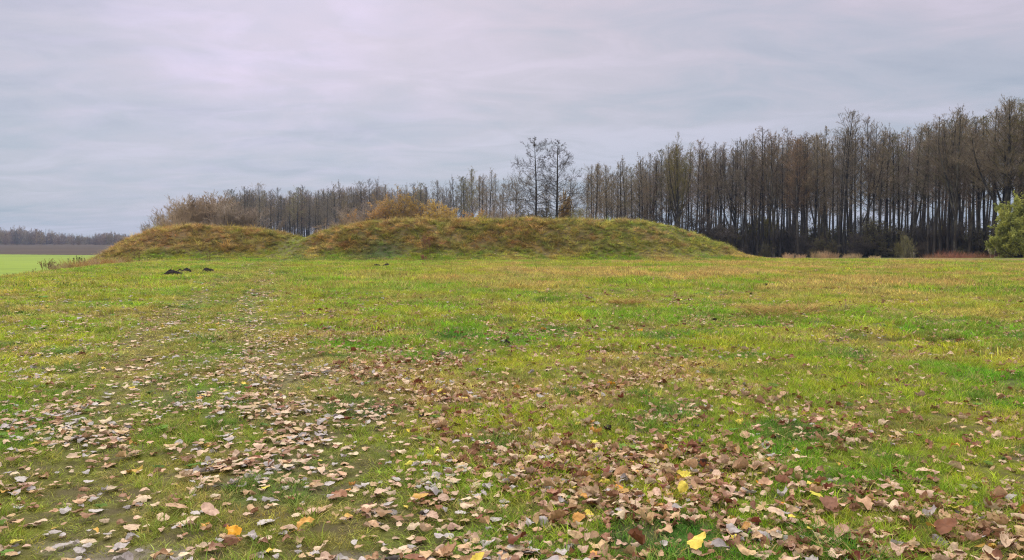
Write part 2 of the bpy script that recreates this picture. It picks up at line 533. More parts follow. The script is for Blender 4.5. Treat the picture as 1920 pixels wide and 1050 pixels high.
for k, (nm, mt) in enumerate((('ground', 'turf'), ('mound_left', 'turf'), ('mound_right', 'turf'), ('crop_field', 'crop'), ('ploughed_field', 'plough'))):
    fq = quad[reg == k]
    used, inv = np.unique(fq, return_inverse=True)
    F = inv.reshape(-1, 4)
    V = GV[used]
    F3 = None
    if k == 0:
        c0 = np.where(used < na_)[0]
        V = np.vstack([V, [[0, 0, float(terrain(0., 0.))]]])
        used = np.append(used, used[-1])
        F3 = np.stack([c0, np.full(len(c0), len(V) - 1), np.roll(c0, -1)], 1)
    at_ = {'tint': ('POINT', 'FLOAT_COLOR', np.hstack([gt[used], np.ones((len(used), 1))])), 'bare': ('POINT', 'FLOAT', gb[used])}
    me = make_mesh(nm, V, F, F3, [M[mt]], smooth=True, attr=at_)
    o = link(nm, me)
    tag(o, kind='structure', label={0: 'meadow ground of short green and yellowing turf', 1: 'lower grassy earth mound with rusty brown dead grass', 2: 'long flat-topped grassy earth mound with brown and olive slopes',
                                    3: 'smooth bright green crop field beyond the meadow', 4: 'brown ploughed field below the distant wood'}[k])


# ------------------------------------------------------------------ scatter with geometry nodes (only for what nobody could count)
def proto_collection(name, meshes):
    c = bpy.data.collections.new(name)
    for i, me in enumerate(meshes):
        ob = bpy.data.objects.new("%s_%03d" % (name, i), me)
        c.objects.link(ob)
    return c


def scatter(name, coll, pos, rot, scl, idx, tint=None):
    at_ = {'rot': ('POINT', 'FLOAT_VECTOR', rot), 'scl': ('POINT', 'FLOAT_VECTOR', scl), 'idx': ('POINT', 'INT', idx)}
    if tint is not None:
        at_['tint'] = ('POINT', 'FLOAT_COLOR', np.hstack([tint, np.ones((len(tint), 1))]))
    me = bpy.data.meshes.new(name)
    me.vertices.add(len(pos))
    me.vertices.foreach_set('co', np.asarray(pos, np.float32).ravel())
    for k, (dom, typ, arr) in at_.items():
        a = me.attributes.new(k, typ, dom)
        key = {'FLOAT_COLOR': 'color', 'FLOAT_VECTOR': 'vector', 'INT': 'value'}[typ]
        a.data.foreach_set(key, np.asarray(arr, np.int32 if typ == 'INT' else np.float32).ravel())
    o = link(name, me)
    g = bpy.data.node_groups.new(name + '_scatter', 'GeometryNodeTree')
    g.interface.new_socket('Geometry', in_out='INPUT', socket_type='NodeSocketGeometry')
    g.interface.new_socket('Geometry', in_out='OUTPUT', socket_type='NodeSocketGeometry')
    gi, go = g.nodes.new('NodeGroupInput'), g.nodes.new('NodeGroupOutput')
    ip = g.nodes.new('GeometryNodeInstanceOnPoints')
    ci = g.nodes.new('GeometryNodeCollectionInfo')
    ci.inputs['Collection'].default_value = coll
    ci.inputs['Separate Children'].default_value = True
    ci.inputs['Reset Children'].default_value = True

    def named(t, nm):
        a = g.nodes.new('GeometryNodeInputNamedAttribute')
        a.data_type = t
        a.inputs['Name'].default_value = nm
        return [s for s in a.outputs if s.enabled and s.name == 'Attribute'][0]
    g.links.new(gi.outputs[0], ip.inputs['Points'])
    g.links.new(ci.outputs[0], ip.inputs['Instance'])
    ip.inputs['Pick Instance'].default_value = True
    g.links.new(named('INT', 'idx'), ip.inputs['Instance Index'])
    er = g.nodes.new('FunctionNodeEulerToRotation')
    g.links.new(named('FLOAT_VECTOR', 'rot'), er.inputs[0])
    g.links.new(er.outputs[0], ip.inputs['Rotation'])
    g.links.new(named('FLOAT_VECTOR', 'scl'), ip.inputs['Scale'])
    g.links.new(ip.outputs[0], go.inputs[0])
    md = o.modifiers.new('scatter', 'NODES')
    md.node_group = g
    return o


# ------------------------------------------------------------------ grass
def blades(rng, n, rad, hmin, hmax, width, bend, seg=3, mat='grass', lean=0.25):
    th = rng.uniform(0, 2 * math.pi, n)
    rr_ = rad * np.sqrt(rng.uniform(0, 1, n))
    base_ = np.stack([rr_ * np.cos(th), rr_ * np.sin(th), np.full(n, -0.01)], 1)
    az = th + rng.normal(0, 1.3, n)
    d_ = np.stack([np.cos(az), np.sin(az)], 1)
    h = rng.uniform(hmin, hmax, n) * (1 - 0.3 * (rr_ / rad))
    bd = rng.uniform(0.3, 1, n) * bend
    ln = rng.uniform(0, lean, n)
    w = width * rng.uniform(0.7, 1.3, n)
    fa = rng.uniform(0, math.pi, n)
    side = np.stack([np.cos(fa), np.sin(fa), np.zeros(n)], 1)
    V = []
    for k in range(seg + 1):
        t = k / seg
        p = base_.copy()
        off = h * (ln * t + bd * t * t)
        p[:, 0] += d_[:, 0] * off
        p[:, 1] += d_[:, 1] * off
        p[:, 2] += h * (t - 0.45 * bd * t ** 2.2) + rng.normal(0, 0.002, n)
        if k < seg:
            ww = (w * (1 - 0.75 * t ** 1.5))[:, None]
            V += [p - side * ww * 0.5, p + side * ww * 0.5]
        else:
            V.append(p)
    nv = len(V)
    V = np.stack(V, 1).reshape(-1, 3)
    b0 = np.arange(n) * nv
    F4 = np.concatenate([np.stack([b0 + 2 * k, b0 + 2 * k + 1, b0 + 2 * k + 3, b0 + 2 * k + 2], 1) for k in range(seg - 1)])
    F3 = np.stack([b0 + nv - 3, b0 + nv - 2, b0 + nv - 1], 1)
    bv = np.zeros((n, nv, 4))
    bv[:, :, 0] = rng.uniform(.62, 1.42, n)[:, None]
    bv[:, :, 1] = np.where(rng.uniform(0, 1, n) < .14, rng.uniform(.3, .9, n), 0)[:, None]
    bv[:, :, 3] = 1
    return V, F4, F3, {'bv': ('POINT', 'FLOAT_COLOR', bv.reshape(-1, 4))}


def tuft(name, *a, mat='grass', **k):
    V, F4, F3, at_ = blades(np.random.default_rng(sum(map(ord, name))), *a, **k)
    return make_mesh(name, V, F4, F3, [M[mat]], attr=at_)


def rosette(name, seed, n=9):
    rng = np.random.default_rng(seed)
    V, F = [], []
    for i in range(n):
        a = 2 * math.pi * i / n + rng.normal(0, .25)
        L = rng.uniform(.05, .10)
        w = L * .28
        d_ = np.array([math.cos(a), math.sin(a), 0])
        s = np.array([-math.sin(a), math.cos(a), 0])
        b = len(V)
        for t, ww in ((0, .15), (.35, .8), (.7, 1), (1, .1)):
            c_ = d_ * L * t + np.array([0, 0, .035 * math.sin(t * 2.3) + .004])
            V += [c_ - s * w * ww, c_ + s * w * ww + np.array([0, 0, .008])]
        F += [[b + 2 * k, b + 2 * k + 1, b + 2 * k + 3, b + 2 * k + 2] for k in range(3)]
    return make_mesh(name, np.array(V), np.array(F), None, [M['grass']], attr={'bv': ('POINT', 'FLOAT_COLOR', np.tile([1., 0, 0, 1], (len(V), 1)))})


protos = []
for i in range(5):
    protos.append(tuft('turf_near%d' % i, 30, 0.07, 0.025, 0.085, 0.0048, 0.9, 3, lean=0.55))       # 0-4 short
for i in range(4):
    protos.append(tuft('turf_long%d' % i, 30, 0.055, 0.06, 0.15, 0.0050, 0.9, 4, lean=0.45))       # 5-8 longer clump
for i in range(2):
    protos.append(rosette('rosette%d' % i, i))                                                     # 9-10 broad weeds
for i in range(4):
    protos.append(tuft('turf_mid%d' % i, 46, 0.16, 0.03, 0.11, 0.010, 0.9, 2, lean=0.5))          # 11-14
for i in range(4):
    protos.append(tuft('turf_far%d' % i, 56, 0.34, 0.04, 0.17, 0.022, 0.9, 2, lean=0.5))           # 15-18
for i in range(5):
    protos.append(tuft('mound_grass%d' % i, 48, 0.20, 0.18, 0.62, 0.026, 1.3, 4, lean=0.8))       # 19-23
GC = proto_collection('grass_protos', protos)


def polar_pts(rng, r0, r1, dens):
    h = math.radians(64 if r1 <= 9 else (52 if r1 <= 17 else 44))
    n = int(h * (r1 * r1 - r0 * r0) * dens)
    r = np.sqrt(rng.uniform(r0 * r0, r1 * r1, n))
    a = rng.uniform(-h, h, n)
    return r * np.sin(a), r * np.cos(a)


def turf(rng, r0, r1, dens, ids, s0, s1, zoff=0.0):
    X, Y = polar_pts(rng, r0, r1, dens)
    keep = (mound_h(X, Y) < 0.45) & (Y < 80) & (bare_at(X, Y) < rng.uniform(0.15, 0.8, len(X)))
    keep &= r_.uniform(0, 1, len(X)) > 0.42 * sstep(0.50, 0.36, fbm(X / 0.22, Y / 0.22, 67))
    keep &= r_.uniform(0, 1, len(X)) > 0.08 * np.clip(rut(X, Y), 0, 1)
    keep &= ~((-X - (27 + 0.25 * (Y - 42)) > 12))
    X, Y = X[keep], Y[keep]
    n = len(X)
    rt = np.clip(rut(X, Y), 0, 1)
    lush = fbm(X / 1.4, Y / 1.4, 61)
    sc_ = rng.uniform(s0, s1, n) * (0.6 + 1.1 * lush)
    hz = sc_ * (1 - 0.5 * rt) * np.where(X > path_u(X, Y) * 0 + np.interp(Y, PATH[:, 1], PATH[:, 0]) + 2.2, 1.2, 0.85)
    t = grass_tint(X, Y)
    t = t * rng.uniform(0.75, 1.25, (n, 1)) * (1 + rng.normal(0, 0.06, (n, 3)))
    straw = rng.uniform(0, 1, n) < 0.16
    t[straw] = t[straw] * 0.3 + np.array([[0.40, 0.32, 0.12]]) * 0.7
    pos = np.stack([X, Y, terrain(X, Y) + zoff], 1)
    rot = np.stack([rng.normal(0, .1, n), rng.normal(0, .1, n), rng.uniform(0, 6.283, n)], 1)
    return pos, rot, np.stack([sc_, sc_, hz], 1), rng.choice(ids, n), np.clip(t, 0.005, 1)


def cat(parts):
    return [np.concatenate(x) for x in zip(*parts)]


r_ = np.random.default_rng(11)
sets = [turf(r_, 1.2, 8, 165, [0, 1, 2, 3, 4], .8, 1.2), turf(r_, 8, 12.5, 90, [0, 1, 2, 3, 4], .95, 1.4),
        turf(r_, 11.5, 26, 34, [11, 12, 13, 14], .8, 1.3), turf(r_, 25, 67, 9.5, [15, 16, 17, 18], .8, 1.35)]
# longer clumps in patches
X, Y = polar_pts(r_, 1.5, 16, 75)
k = (fbm(X / 0.7, Y / 0.7, 63) + 0.10 * (X > -0.6) * (Y < 12) > 0.585) & (rut(X, Y) < .4) & (bare_at(X, Y) < .2)
X, Y = X[k], Y[k]
n = len(X)
t = grass_tint(X, Y)
t = blend(t, (0.09, 0.22, 0.03), np.full(n, .45)) * r_.uniform(.75, 1.25, (n, 1))
s = r_.uniform(.6, 1.15, n)
sets.append((np.stack([X, Y, terrain(X, Y)], 1), np.stack([r_.normal(0, .1, n), r_.normal(0, .1, n), r_.uniform(0, 6.28, n)], 1), np.stack([s, s, s], 1), r_.choice([5, 6, 7, 8], n), t))
X, Y = polar_pts(r_, 14, 60, 13)
k = (fbm(X / 1.1, Y / 1.1, 71) > .50) & (rut(X, Y) < .4) & (mound_h(X, Y) < .3) & ~(-X - (27 + 0.25 * (Y - 42)) > 8)
X, Y = X[k], Y[k]
n = len(X)
t = grass_tint(X, Y)
pick = r_.uniform(0, 1, n)[:, None]
t = np.where(pick < .35, t * .5 + np.array([[.07, .15, .015]]), np.where(pick < .55, t * .4 + np.array([[.30, .21, .07]]), t)) * r_.uniform(.6, 1.25, (n, 1))
s = r_.uniform(1.0, 2.0, n)
sets.append((np.stack([X, Y, terrain(X, Y)], 1), np.stack([r_.normal(0, .15, n), r_.normal(0, .15, n), r_.uniform(0, 6.28, n)], 1), np.stack([s * 1.3, s * 1.3, s], 1), r_.choice([5, 6, 7, 8], n), t))
# broad-leaved weeds
X, Y = polar_pts(r_, 3, 40, 3.0)
k = fbm(X / 1.2, Y / 1.2, 65) > .52
X, Y = X[k], Y[k]
n = len(X)
s = r_.uniform(.35, .75, n) * (1 + sstep(10, 30, Y))
sets.append((np.stack([X, Y, terrain(X, Y) + .01], 1), np.stack([r_.normal(0, .1, n), r_.normal(0, .1, n), r_.uniform(0, 6.28, n)], 1), np.stack([s, s, s], 1), r_.choice([9, 10], n),
             np.array([[0.12, 0.21, 0.035]]) * r_.uniform(.7, 1.4, (n, 1))))
o = scatter('meadow_grass', GC, *cat(sets))
tag(o, 'short green and straw-coloured grass covering the meadow', 'grass', kind='stuff')

# mounds: long drooping dead grass
X = r_.uniform(-38, 24, 19000)
Y = r_.uniform(55.5, 70, 19000)
h_ = mound_h(X, Y)
k = (h_ > 0.14) & (r_.uniform(0, 1, len(X)) < np.where(np.abs(X - np.interp(Y, PATH[:, 1], PATH[:, 0])) < .8, .85, 1))
X, Y, h_ = X[k], Y[k], h_[k]
n = len(X)
t = grass_tint(X, Y) * r_.uniform(.55, 1.45, (n, 1)) * (1 + r_.normal(0, .09, (n, 3)))
pwk = np.exp(-((X - np.interp(Y, PATH[:, 1], PATH[:, 0])) / 1.0) ** 2)
s = .84 * r_.uniform(.5, 1.2, n) * (1 - .6 * pwk) * (0.35 + 1.3 * fbm(X / .9, Y / .8, 69)) * (0.4 + 0.6 * sstep(0.15, 1.0, h_)) * (1 - .25 * sstep(5, 14, X))
pos = np.stack([X, Y, terrain(X, Y)], 1)
rot = np.stack([r_.normal(0.35, .25, n), r_.normal(0, .2, n), r_.normal(0, .5, n)], 1)
rot[:, 2] = r_.uniform(0, 6.28, n)
rot[:, :2] = r_.normal(0, .3, (n, 2))
o = scatter('mound_grass', GC, pos, rot, np.stack([s, s, s * .8], 1), r_.choice([19, 20, 21, 22, 23], n), np.clip(t, .005, 1))
tag(o, 'long drooping dead grass in brown, tan and olive on the two mounds', 'grass', kind='stuff')


# ------------------------------------------------------------------ fallen leaves
LEAF_COL = [('pinkish tan', (0.46, 0.325, 0.21)), ('silver grey', (0.345, 0.31, 0.275)), ('tan', (0.42, 0.28, 0.145)), ('cream', (0.49, 0.38, 0.24)),
            ('brown', (0.25, 0.135, 0.068)), ('dark russet', (0.18, 0.065, 0.03)), ('yellow', (0.58, 0.49, 0.07)), ('ochre', (0.48, 0.28, 0.06)),
            ('blackened', (0.045, 0.034, 0.026)), ('orange', (0.62, 0.27, 0.02))]
leaf_mats = [leafy('leaf_' + nm.replace(' ', '_'), c_, trans=0.14, vary=0.26, hue=0.03, rough_spec=0.15, noise=(4.5, (0.62, 0.55, 0.48), (1.15, 1.12, 1.08))) for nm, c_ in LEAF_COL]
SHAPES = ['flat', 'gently arched', 'cupped', 'curled', 'folded', 'wavy', 'tightly curled', 'twisted']


def leaf_mesh(name, seed, shape, mat):
    rng = np.random.default_rng(seed)
    n, rings = 22, 4
    th = np.arange(n) * 2 * math.pi / n
    ww = rng.uniform(.82, 1.05)
    tip = rng.uniform(.12, .3)
    # broad rounded poplar leaf with a pointed tip (+Y) and coarse teeth
    rad = 0.5 * (1 - 0.10 * np.cos(2 * th)) + tip * np.exp(-((th - math.pi / 2) / .28) ** 2) * .6 - .05 * np.exp(-((th - 3 * math.pi / 2) / .3) ** 2)
    rad *= 1 + .055 * np.where(np.arange(n) % 2 == 0, 1, -1) + rng.normal(0, .045, n)
    rad *= 1 + .09 * np.sin(2 * th + rng.uniform(0, 6)) + .07 * np.sin(3 * th + rng.uniform(0, 6)) - (.25 * np.exp(-((th - rng.uniform(0, 6.28)) / .16) ** 2) if rng.uniform() < .4 else 0)
    V = [[0, 0, 0]]
    for k_ in range(1, rings + 1):
        q = k_ / rings
        for i in range(n):
            V.append([q * rad[i] * math.cos(th[i]) * ww, q * rad[i] * math.sin(th[i]), 0])
    V = np.array(V)
    x, y = V[:, 0].copy(), V[:, 1].copy()
    a, b_, wv, tw = {0: (.12, -.1, .05, .1), 1: (-.6, .15, .07, .15), 2: (.85, .5, .08, 0), 3: (-1.3, .3, .10, .2), 4: (1.7, .2, .08, .2), 5: (.2, -.4, .17, .2), 6: (2.2, .9, .14, .4), 7: (.5, -.5, .12, 1.0)}[shape]
    ph = rng.uniform(0, 6.28, 3)
    z = a * x * x + b_ * y * y + wv * np.sin(8 * x + ph[0]) * np.cos(7 * y + ph[1]) * (np.hypot(x, y) * 2) + tw * x * y + (.03 * np.abs(x) if shape != 4 else .35 * np.abs(x))
    z += rng.normal(0, .012, len(z))
    kx = 1 - np.clip(np.abs(a) * .35 * np.abs(x), 0, .45)
    V = np.stack([x * kx, y * (1 - np.clip(abs(b_) * .3 * np.abs(y), 0, .3)), z - z.min() * .6], 1)
    F3 = [[0, 1 + i, 1 + (i + 1) % n] for i in range(n)]
    F4 = []
    for k_ in range(rings - 1):
        o_ = 1 + k_ * n
        F4 += [[o_ + i, o_ + n + i, o_ + n + (i + 1) % n, o_ + (i + 1) % n] for i in range(n)]
    # stalk
    b0 = len(V)
    y0 = y.min()
    zz = V[:, 2].min() + .02
    cx_ = rng.uniform(-.12, .12)
    S = []
    for t_, xx in ((0, 0), (.5, cx_ * .5), (1, cx_)):
        S += [[xx - .012, y0 + .04 - t_ * .5, zz + .04 * t_], [xx + .012, y0 + .04 - t_ * .5, zz + .04 * t_], [xx, y0 + .04 - t_ * .5, zz + .02 + .04 * t_]]
    V = np.vstack([V, S])
    for q in (0, 3):
        for e in range(3):
            F4.append([b0 + q + e, b0 + q + (e + 1) % 3, b0 + q + 3 + (e + 1) % 3, b0 + q + 3 + e])
    return make_mesh(name, V, np.array(F4), np.array(F3), [mat], smooth=True)


LEAF = {}
lm = []
for ci_ in range(len(LEAF_COL)):
    for sh in range(8):
        LEAF[ci_, sh] = len(lm)
        lm.append(leaf_mesh('leaf_%d_%d' % (ci_, sh), 100 + sh * 3 + ci_ * 31, sh, leaf_mats[ci_]))
LC = proto_collection('leaf_protos', lm)

r_ = np.random.default_rng(23)


def leaf_density(X, Y):
    u = path_u(X, Y)
    r = np.hypot(X, Y)
    patch = fbm(X / 0.9, Y / 0.9, 81)
    dn = 380 * np.exp(-r / 5.8) + 55 * np.exp(-r / 14) + 2.6 + 2.5 * (X > -2)
    right = sstep(1.2, 2.6, u)
    left = sstep(-1.2, -2.4, u)
    band = np.exp(-((u - 2.6) / 1.0) ** 2) * sstep(24, 14, r)
    f_ = 0.72 + 0.22 * right + 0.10 * left + 0.7 * band + 0.35 * np.clip(rut(X, Y), 0, 1) * sstep(2, 12, r)
    f_ = f_ * (0.55 + 1.25 * sstep(0.40, 0.64, patch)) * (.55 + .9 * fbm(X / .28, Y / .28, 83))
    f_ = f_ * (1 - 0.55 * sstep(1.5, 3.5, X) * sstep(4.5, 7, Y) * sstep(14, 8, Y))
    return dn * f_


XX, YY = [], []
for r0, r1, mx in ((1.5, 7, 520), (7, 14, 260), (14, 30, 90), (30, 62, 22)):
    X, Y = polar_pts(r_, r0, r1, mx)
    k = r_.uniform(0, mx, len(X)) < leaf_density(X, Y)
    XX.append(X[k])
    YY.append(Y[k])
X, Y = np.concatenate(XX), np.concatenate(YY)
k = ~((mound_h(X, Y) > .5) & (r_.uniform(0, 1, len(X)) < .8)) & ~(-X - (27 + 0.25 * (Y - 42)) > 6)
X, Y = X[k], Y[k]
n = len(X)
u = path_u(X, Y)
onpath = (np.abs(u) < 1.6) | (u < -1.6)
wp = np.array([.25, .21, .20, .14, .16, .03, .012, .010, .005, .001])
wr = np.array([.19, .045, .28, .07, .28, .10, .012, .014, .006, .001])
cdf_p, cdf_r = np.cumsum(wp / wp.sum()), np.cumsum(wr / wr.sum())
uu = r_.uniform(0, 1, n)
ci = np.where(onpath, np.searchsorted(cdf_p, uu), np.searchsorted(cdf_r, uu)).clip(0, 9)
sp = np.array([.26, .26, .14, .08, .05, .14, .02, .05])
sr = np.array([.06, .12, .17, .17, .15, .13, .12, .08])
uu = r_.uniform(0, 1, n)
si = np.where(onpath, np.searchsorted(np.cumsum(sp / sp.sum()), uu), np.searchsorted(np.cumsum(sr / sr.sum()), uu)).clip(0, 7)
size = (0.0545 * np.exp(r_.normal(0, .33, n))).clip(.018, .102) * (1 + 0.55 * sstep(12, 40, Y))
tilt = np.where(onpath, .10, .23)
rot = np.stack([r_.normal(0, 1, n) * tilt, r_.normal(0, 1, n) * tilt, r_.uniform(0, 6.283, n)], 1)
flip = r_.uniform(0, 1, n) < .4
rot[flip, 0] += math.pi
zl = terrain(X, Y) + np.where(onpath, .004, .002) + r_.uniform(0, .034, n) + .09 * size
ids = np.array([LEAF[a, b_] for a, b_ in zip(ci, si)])
# the 300 that show largest in the picture become objects of their own
dist = np.hypot(X, Y)
ppx = 960 + FPX * X / Y
ppy = 525 + FPX * math.tan(1) * 0 + (450 - 525) + FPX * (EYE - zl) / Y
inview = (ppx > 5) & (ppx < 1915) & (ppy < 1045)
score = np.where(inview, size / dist, 0)
order = np.argsort(-score)
N_IND = 284
ind = order[:N_IND]
rest = np.setdiff1d(np.arange(n), ind)
o = scatter('fallen_leaves', LC, np.stack([X, Y, zl], 1)[rest], rot[rest], np.repeat(size[rest][:, None], 3, 1), ids[rest])
tag(o, 'countless tan, grey and brown fallen poplar leaves strewn over the meadow', 'leaf litter', kind='stuff')

LG = 'fallen leaves close to the viewer'
AREAS = [(0, 'beside the bare soil patch in the near left track'), (330, 'near the single orange leaf'), (560, 'in the grass strip right of the orange leaf'),
         (760, 'among the dense drift in the near middle'), (1010, 'under the dark upright stalks'), (1230, 'around the pale yellow leaf'),
         (1450, 'by the tall deep green grass tuft'), (1700, 'at the right edge beside the russet leaf')]


def area_of(p, r):
    a = [t_ for q, t_ in AREAS if q <= p][-1]
    return a


seen = {}
for q in ind:
    c_, s2 = int(ci[q]), int(si[q])
    sz = 'small' if size[q] < .068 else ('large' if size[q] > .09 else 'middling')
    row = 'closest,' if ppy[q] > 975 else ('' if ppy[q] > 905 else 'farther back,')
    lab = ' '.join(('%s %s %s leaf %s %s' % (sz, SHAPES[s2], LEAF_COL[c_][0], row, area_of(ppx[q], ppy[q]))).split())
    if len(lab.split()) > 16:
        lab = ' '.join(lab.split()[:16])
    o = link('fallen_leaf', lm[ids[q]], (X[q], Y[q], zl[q]), tuple(rot[q]), (size[q],) * 3)
    tag(o, lab, 'leaf', LG)
SPECIAL = [  # photo column, row, colour, shape, size, label
    (427, 1001, 9, 5, .085, 'the one vivid orange leaf, lying in the near left grass'),
    (1313, 1018, 6, 1, .10, 'large pale yellow round leaf lying nearest right of the middle'),
    (1543, 936, 6, 0, .082, 'bright lemon yellow leaf beside a grey-brown leaf and tall grass'),
    (1284, 921, 6, 7, .075, 'lemon yellow leaf standing on edge in the grass'),
    (893, 1043, 6, 2, .08, 'yellow leaf at the very front, right one of a yellow pair'),
    (817, 1044, 3, 0, .085, 'pale yellow-cream leaf at the very front, left of a yellow pair'),
    (1760, 993, 7, 1, .06, 'small golden leaf touching the big russet leaf'),
    (1787, 996, 5, 0, .115, 'big flat russet leaf beside a small golden one'),
    (1566, 950, 4, 0, .12, 'large grey-brown leaf beside the bright lemon yellow leaf'),
    (563, 985, 7, 5, .09, 'ochre leaf leaning on grass right of the vivid orange leaf'),
    (970, 1010, 5, 3, .11, 'curled dark red-brown leaf in the near middle'),
    (1195, 1015, 5, 4, .10, 'folded dark russet leaf right of the near middle'),
    (385, 962, 0, 1, .115, 'broad pinkish leaf standing up among grey ones near the orange leaf'),
    (1465, 968, 3, 5, .10, 'cream leaf with a yellow blotch left of the tall grass'),
]
for p, r, c_, s2, sz, lab in SPECIAL:
    x, y = ground_hit(p, r)
    y -= .12
    x = (p - 960) / FPX * y
    o = link('fallen_leaf', lm[LEAF[c_, s2]], (x, y, float(terrain(x, y)) + .07), (.45 if p not in (1284,) else 1.1, .1, (p * 7) % 6), (sz,) * 3)
    tag(o, lab, 'leaf', LG)


# ------------------------------------------------------------------ bare trees and shrubs
def tubes(P, Rr, sides, horizontal=False):
    """P (N,K,3) polylines, Rr (N,K) radii -> prisms"""
    N, K, _ = P.shape
    T = np.gradient(P, axis=1)
    T /= np.linalg.norm(T, axis=2, keepdims=True) + 1e-9
    if horizontal:
        U = np.broadcast_to(np.array([1., 0, 0]), T.shape)
        W = np.broadcast_to(np.array([0, 1., 0]), T.shape)
    else:
        ref = np.where(np.abs(T[:, :1, 2:3]) > .9, np.array([1., 0, 0]), np.array([0, 0, 1.]))
        U = np.cross(T, np.broadcast_to(ref, T.shape))
        U /= np.linalg.norm(U, axis=2, keepdims=True) + 1e-9
        W = np.cross(T, U)
    a = np.arange(sides) * 2 * math.pi / sides
    V = P[:, :, None, :] + Rr[:, :, None, None] * (U[:, :, None, :] * np.cos(a)[None, None, :, None] + W[:, :, None, :] * np.sin(a)[None, None, :, None])
    V = V.reshape(-1, 3)
    n_, k_, s_i = np.meshgrid(np.arange(N), np.arange(K - 1), np.arange(sides), indexing='ij')
    b0 = (n_ * K + k_) * sides
    s2 = (s_i + 1) % sides
    F = np.stack([b0 + s_i, b0 + s2, b0 + sides + s2, b0 + sides + s_i], -1).reshape(-1, 4)
    return V, F


def spawn(rng, P, Rr, L, nper, s0, s1, spread, lf, up, K, rmin=.01, taper=.7, droop=0., curve=.25):
    N, KP, _ = P.shape
    pi_ = np.repeat(np.arange(N), nper)
    m_ = len(pi_)
    if rmin < .02:
        rmin = rmin * .9
    s = s0 + (s1 - s0) * rng.uniform(0, 1, m_) ** .9
    f = s * (KP - 1)
    k0 = np.minimum(f.astype(int), KP - 2)
    fr = (f - k0)[:, None]
    p0 = P[pi_, k0] * (1 - fr) + P[pi_, k0 + 1] * fr
    d_ = P[pi_, k0 + 1] - P[pi_, k0]
    d_ /= np.linalg.norm(d_, axis=1, keepdims=True) + 1e-9
    r0 = (Rr[pi_, k0] * (1 - fr[:, 0]) + Rr[pi_, k0 + 1] * fr[:, 0]) * taper
    rv = rng.normal(0, 1, (m_, 3))
    rv -= (rv * d_).sum(1, keepdims=True) * d_
    rv /= np.linalg.norm(rv, axis=1, keepdims=True) + 1e-9
    an = rng.normal(spread, spread * .25, m_)[:, None]
    dr = d_ * np.cos(an) + rv * np.sin(an)
    dr[:, 2] += up
    dr /= np.linalg.norm(dr, axis=1, keepdims=True)
    Ln = L[pi_] * lf * rng.uniform(.5, 1.2, m_) * (1 - .45 * s)
    t = np.linspace(0, 1, K)
    bend = rng.normal(0, curve, (m_, 3))
    bend[:, 2] += up * .6 - droop
    C = p0[:, None, :] + dr[:, None, :] * (Ln[:, None] * t[None, :])[:, :, None] + bend[:, None, :] * (Ln[:, None] * t[None, :] ** 2)[:, :, None] * .5
    RR = np.maximum(r0[:, None] * (1 - .85 * t[None, :]), rmin * (1 - .5 * t[None, :]))
    return C, RR, Ln


class Geo:
    def __init__(s):
        s.V, s.F4, s.F3, s.M, s.M3, s.n = [], [], [], [], [], 0

    def add(s, V, F4=None, F3=None, mi=0):
        s.V.append(V)
        if F4 is not None and len(F4):
            s.F4.append(F4 + s.n)
            s.M += [mi] * len(F4)
        if F3 is not None and len(F3):
            s.F3.append(F3 + s.n)
            s.M3 += [mi] * len(F3)
        s.n += len(V)

    def mesh(s, name, mats, smooth=False):
        return make_mesh(name, np.concatenate(s.V), np.concatenate(s.F4) if s.F4 else None, np.concatenate(s.F3) if s.F3 else None, mats, s.M + s.M3, smooth)


def specks(rng, P, nper, size, s0=.3):
    """small bent leaf faces along polylines"""
    N, K, _ = P.shape
    pi_ = np.repeat(np.arange(N), nper)
    s = rng.uniform(s0, 1, len(pi_)) * (K - 1)
    k0 = np.minimum(s.astype(int), K - 2)
    fr = (s - k0)[:, None]
    c_ = P[pi_, k0] * (1 - fr) + P[pi_, k0 + 1] * fr + rng.normal(0, size * .6, (len(pi_), 3))
    a, b_ = rng.normal(0, 1, (2, len(pi_), 3))
    a /= np.linalg.norm(a, axis=1, keepdims=True)
    b_ -= (b_ * a).sum(1, keepdims=True) * a
    b_ /= np.linalg.norm(b_, axis=1, keepdims=True)
    sz = (size * rng.uniform(.5, 1.2, len(pi_)))[:, None]
    V = np.stack([c_ - a * sz, c_ + b_ * sz * .42, c_ + a * sz, c_ - b_ * sz * .42], 1).reshape(-1, 3)
    b0 = np.arange(len(pi_)) * 4
    return V, np.stack([b0, b0 + 1, b0 + 2, b0 + 3], 1)


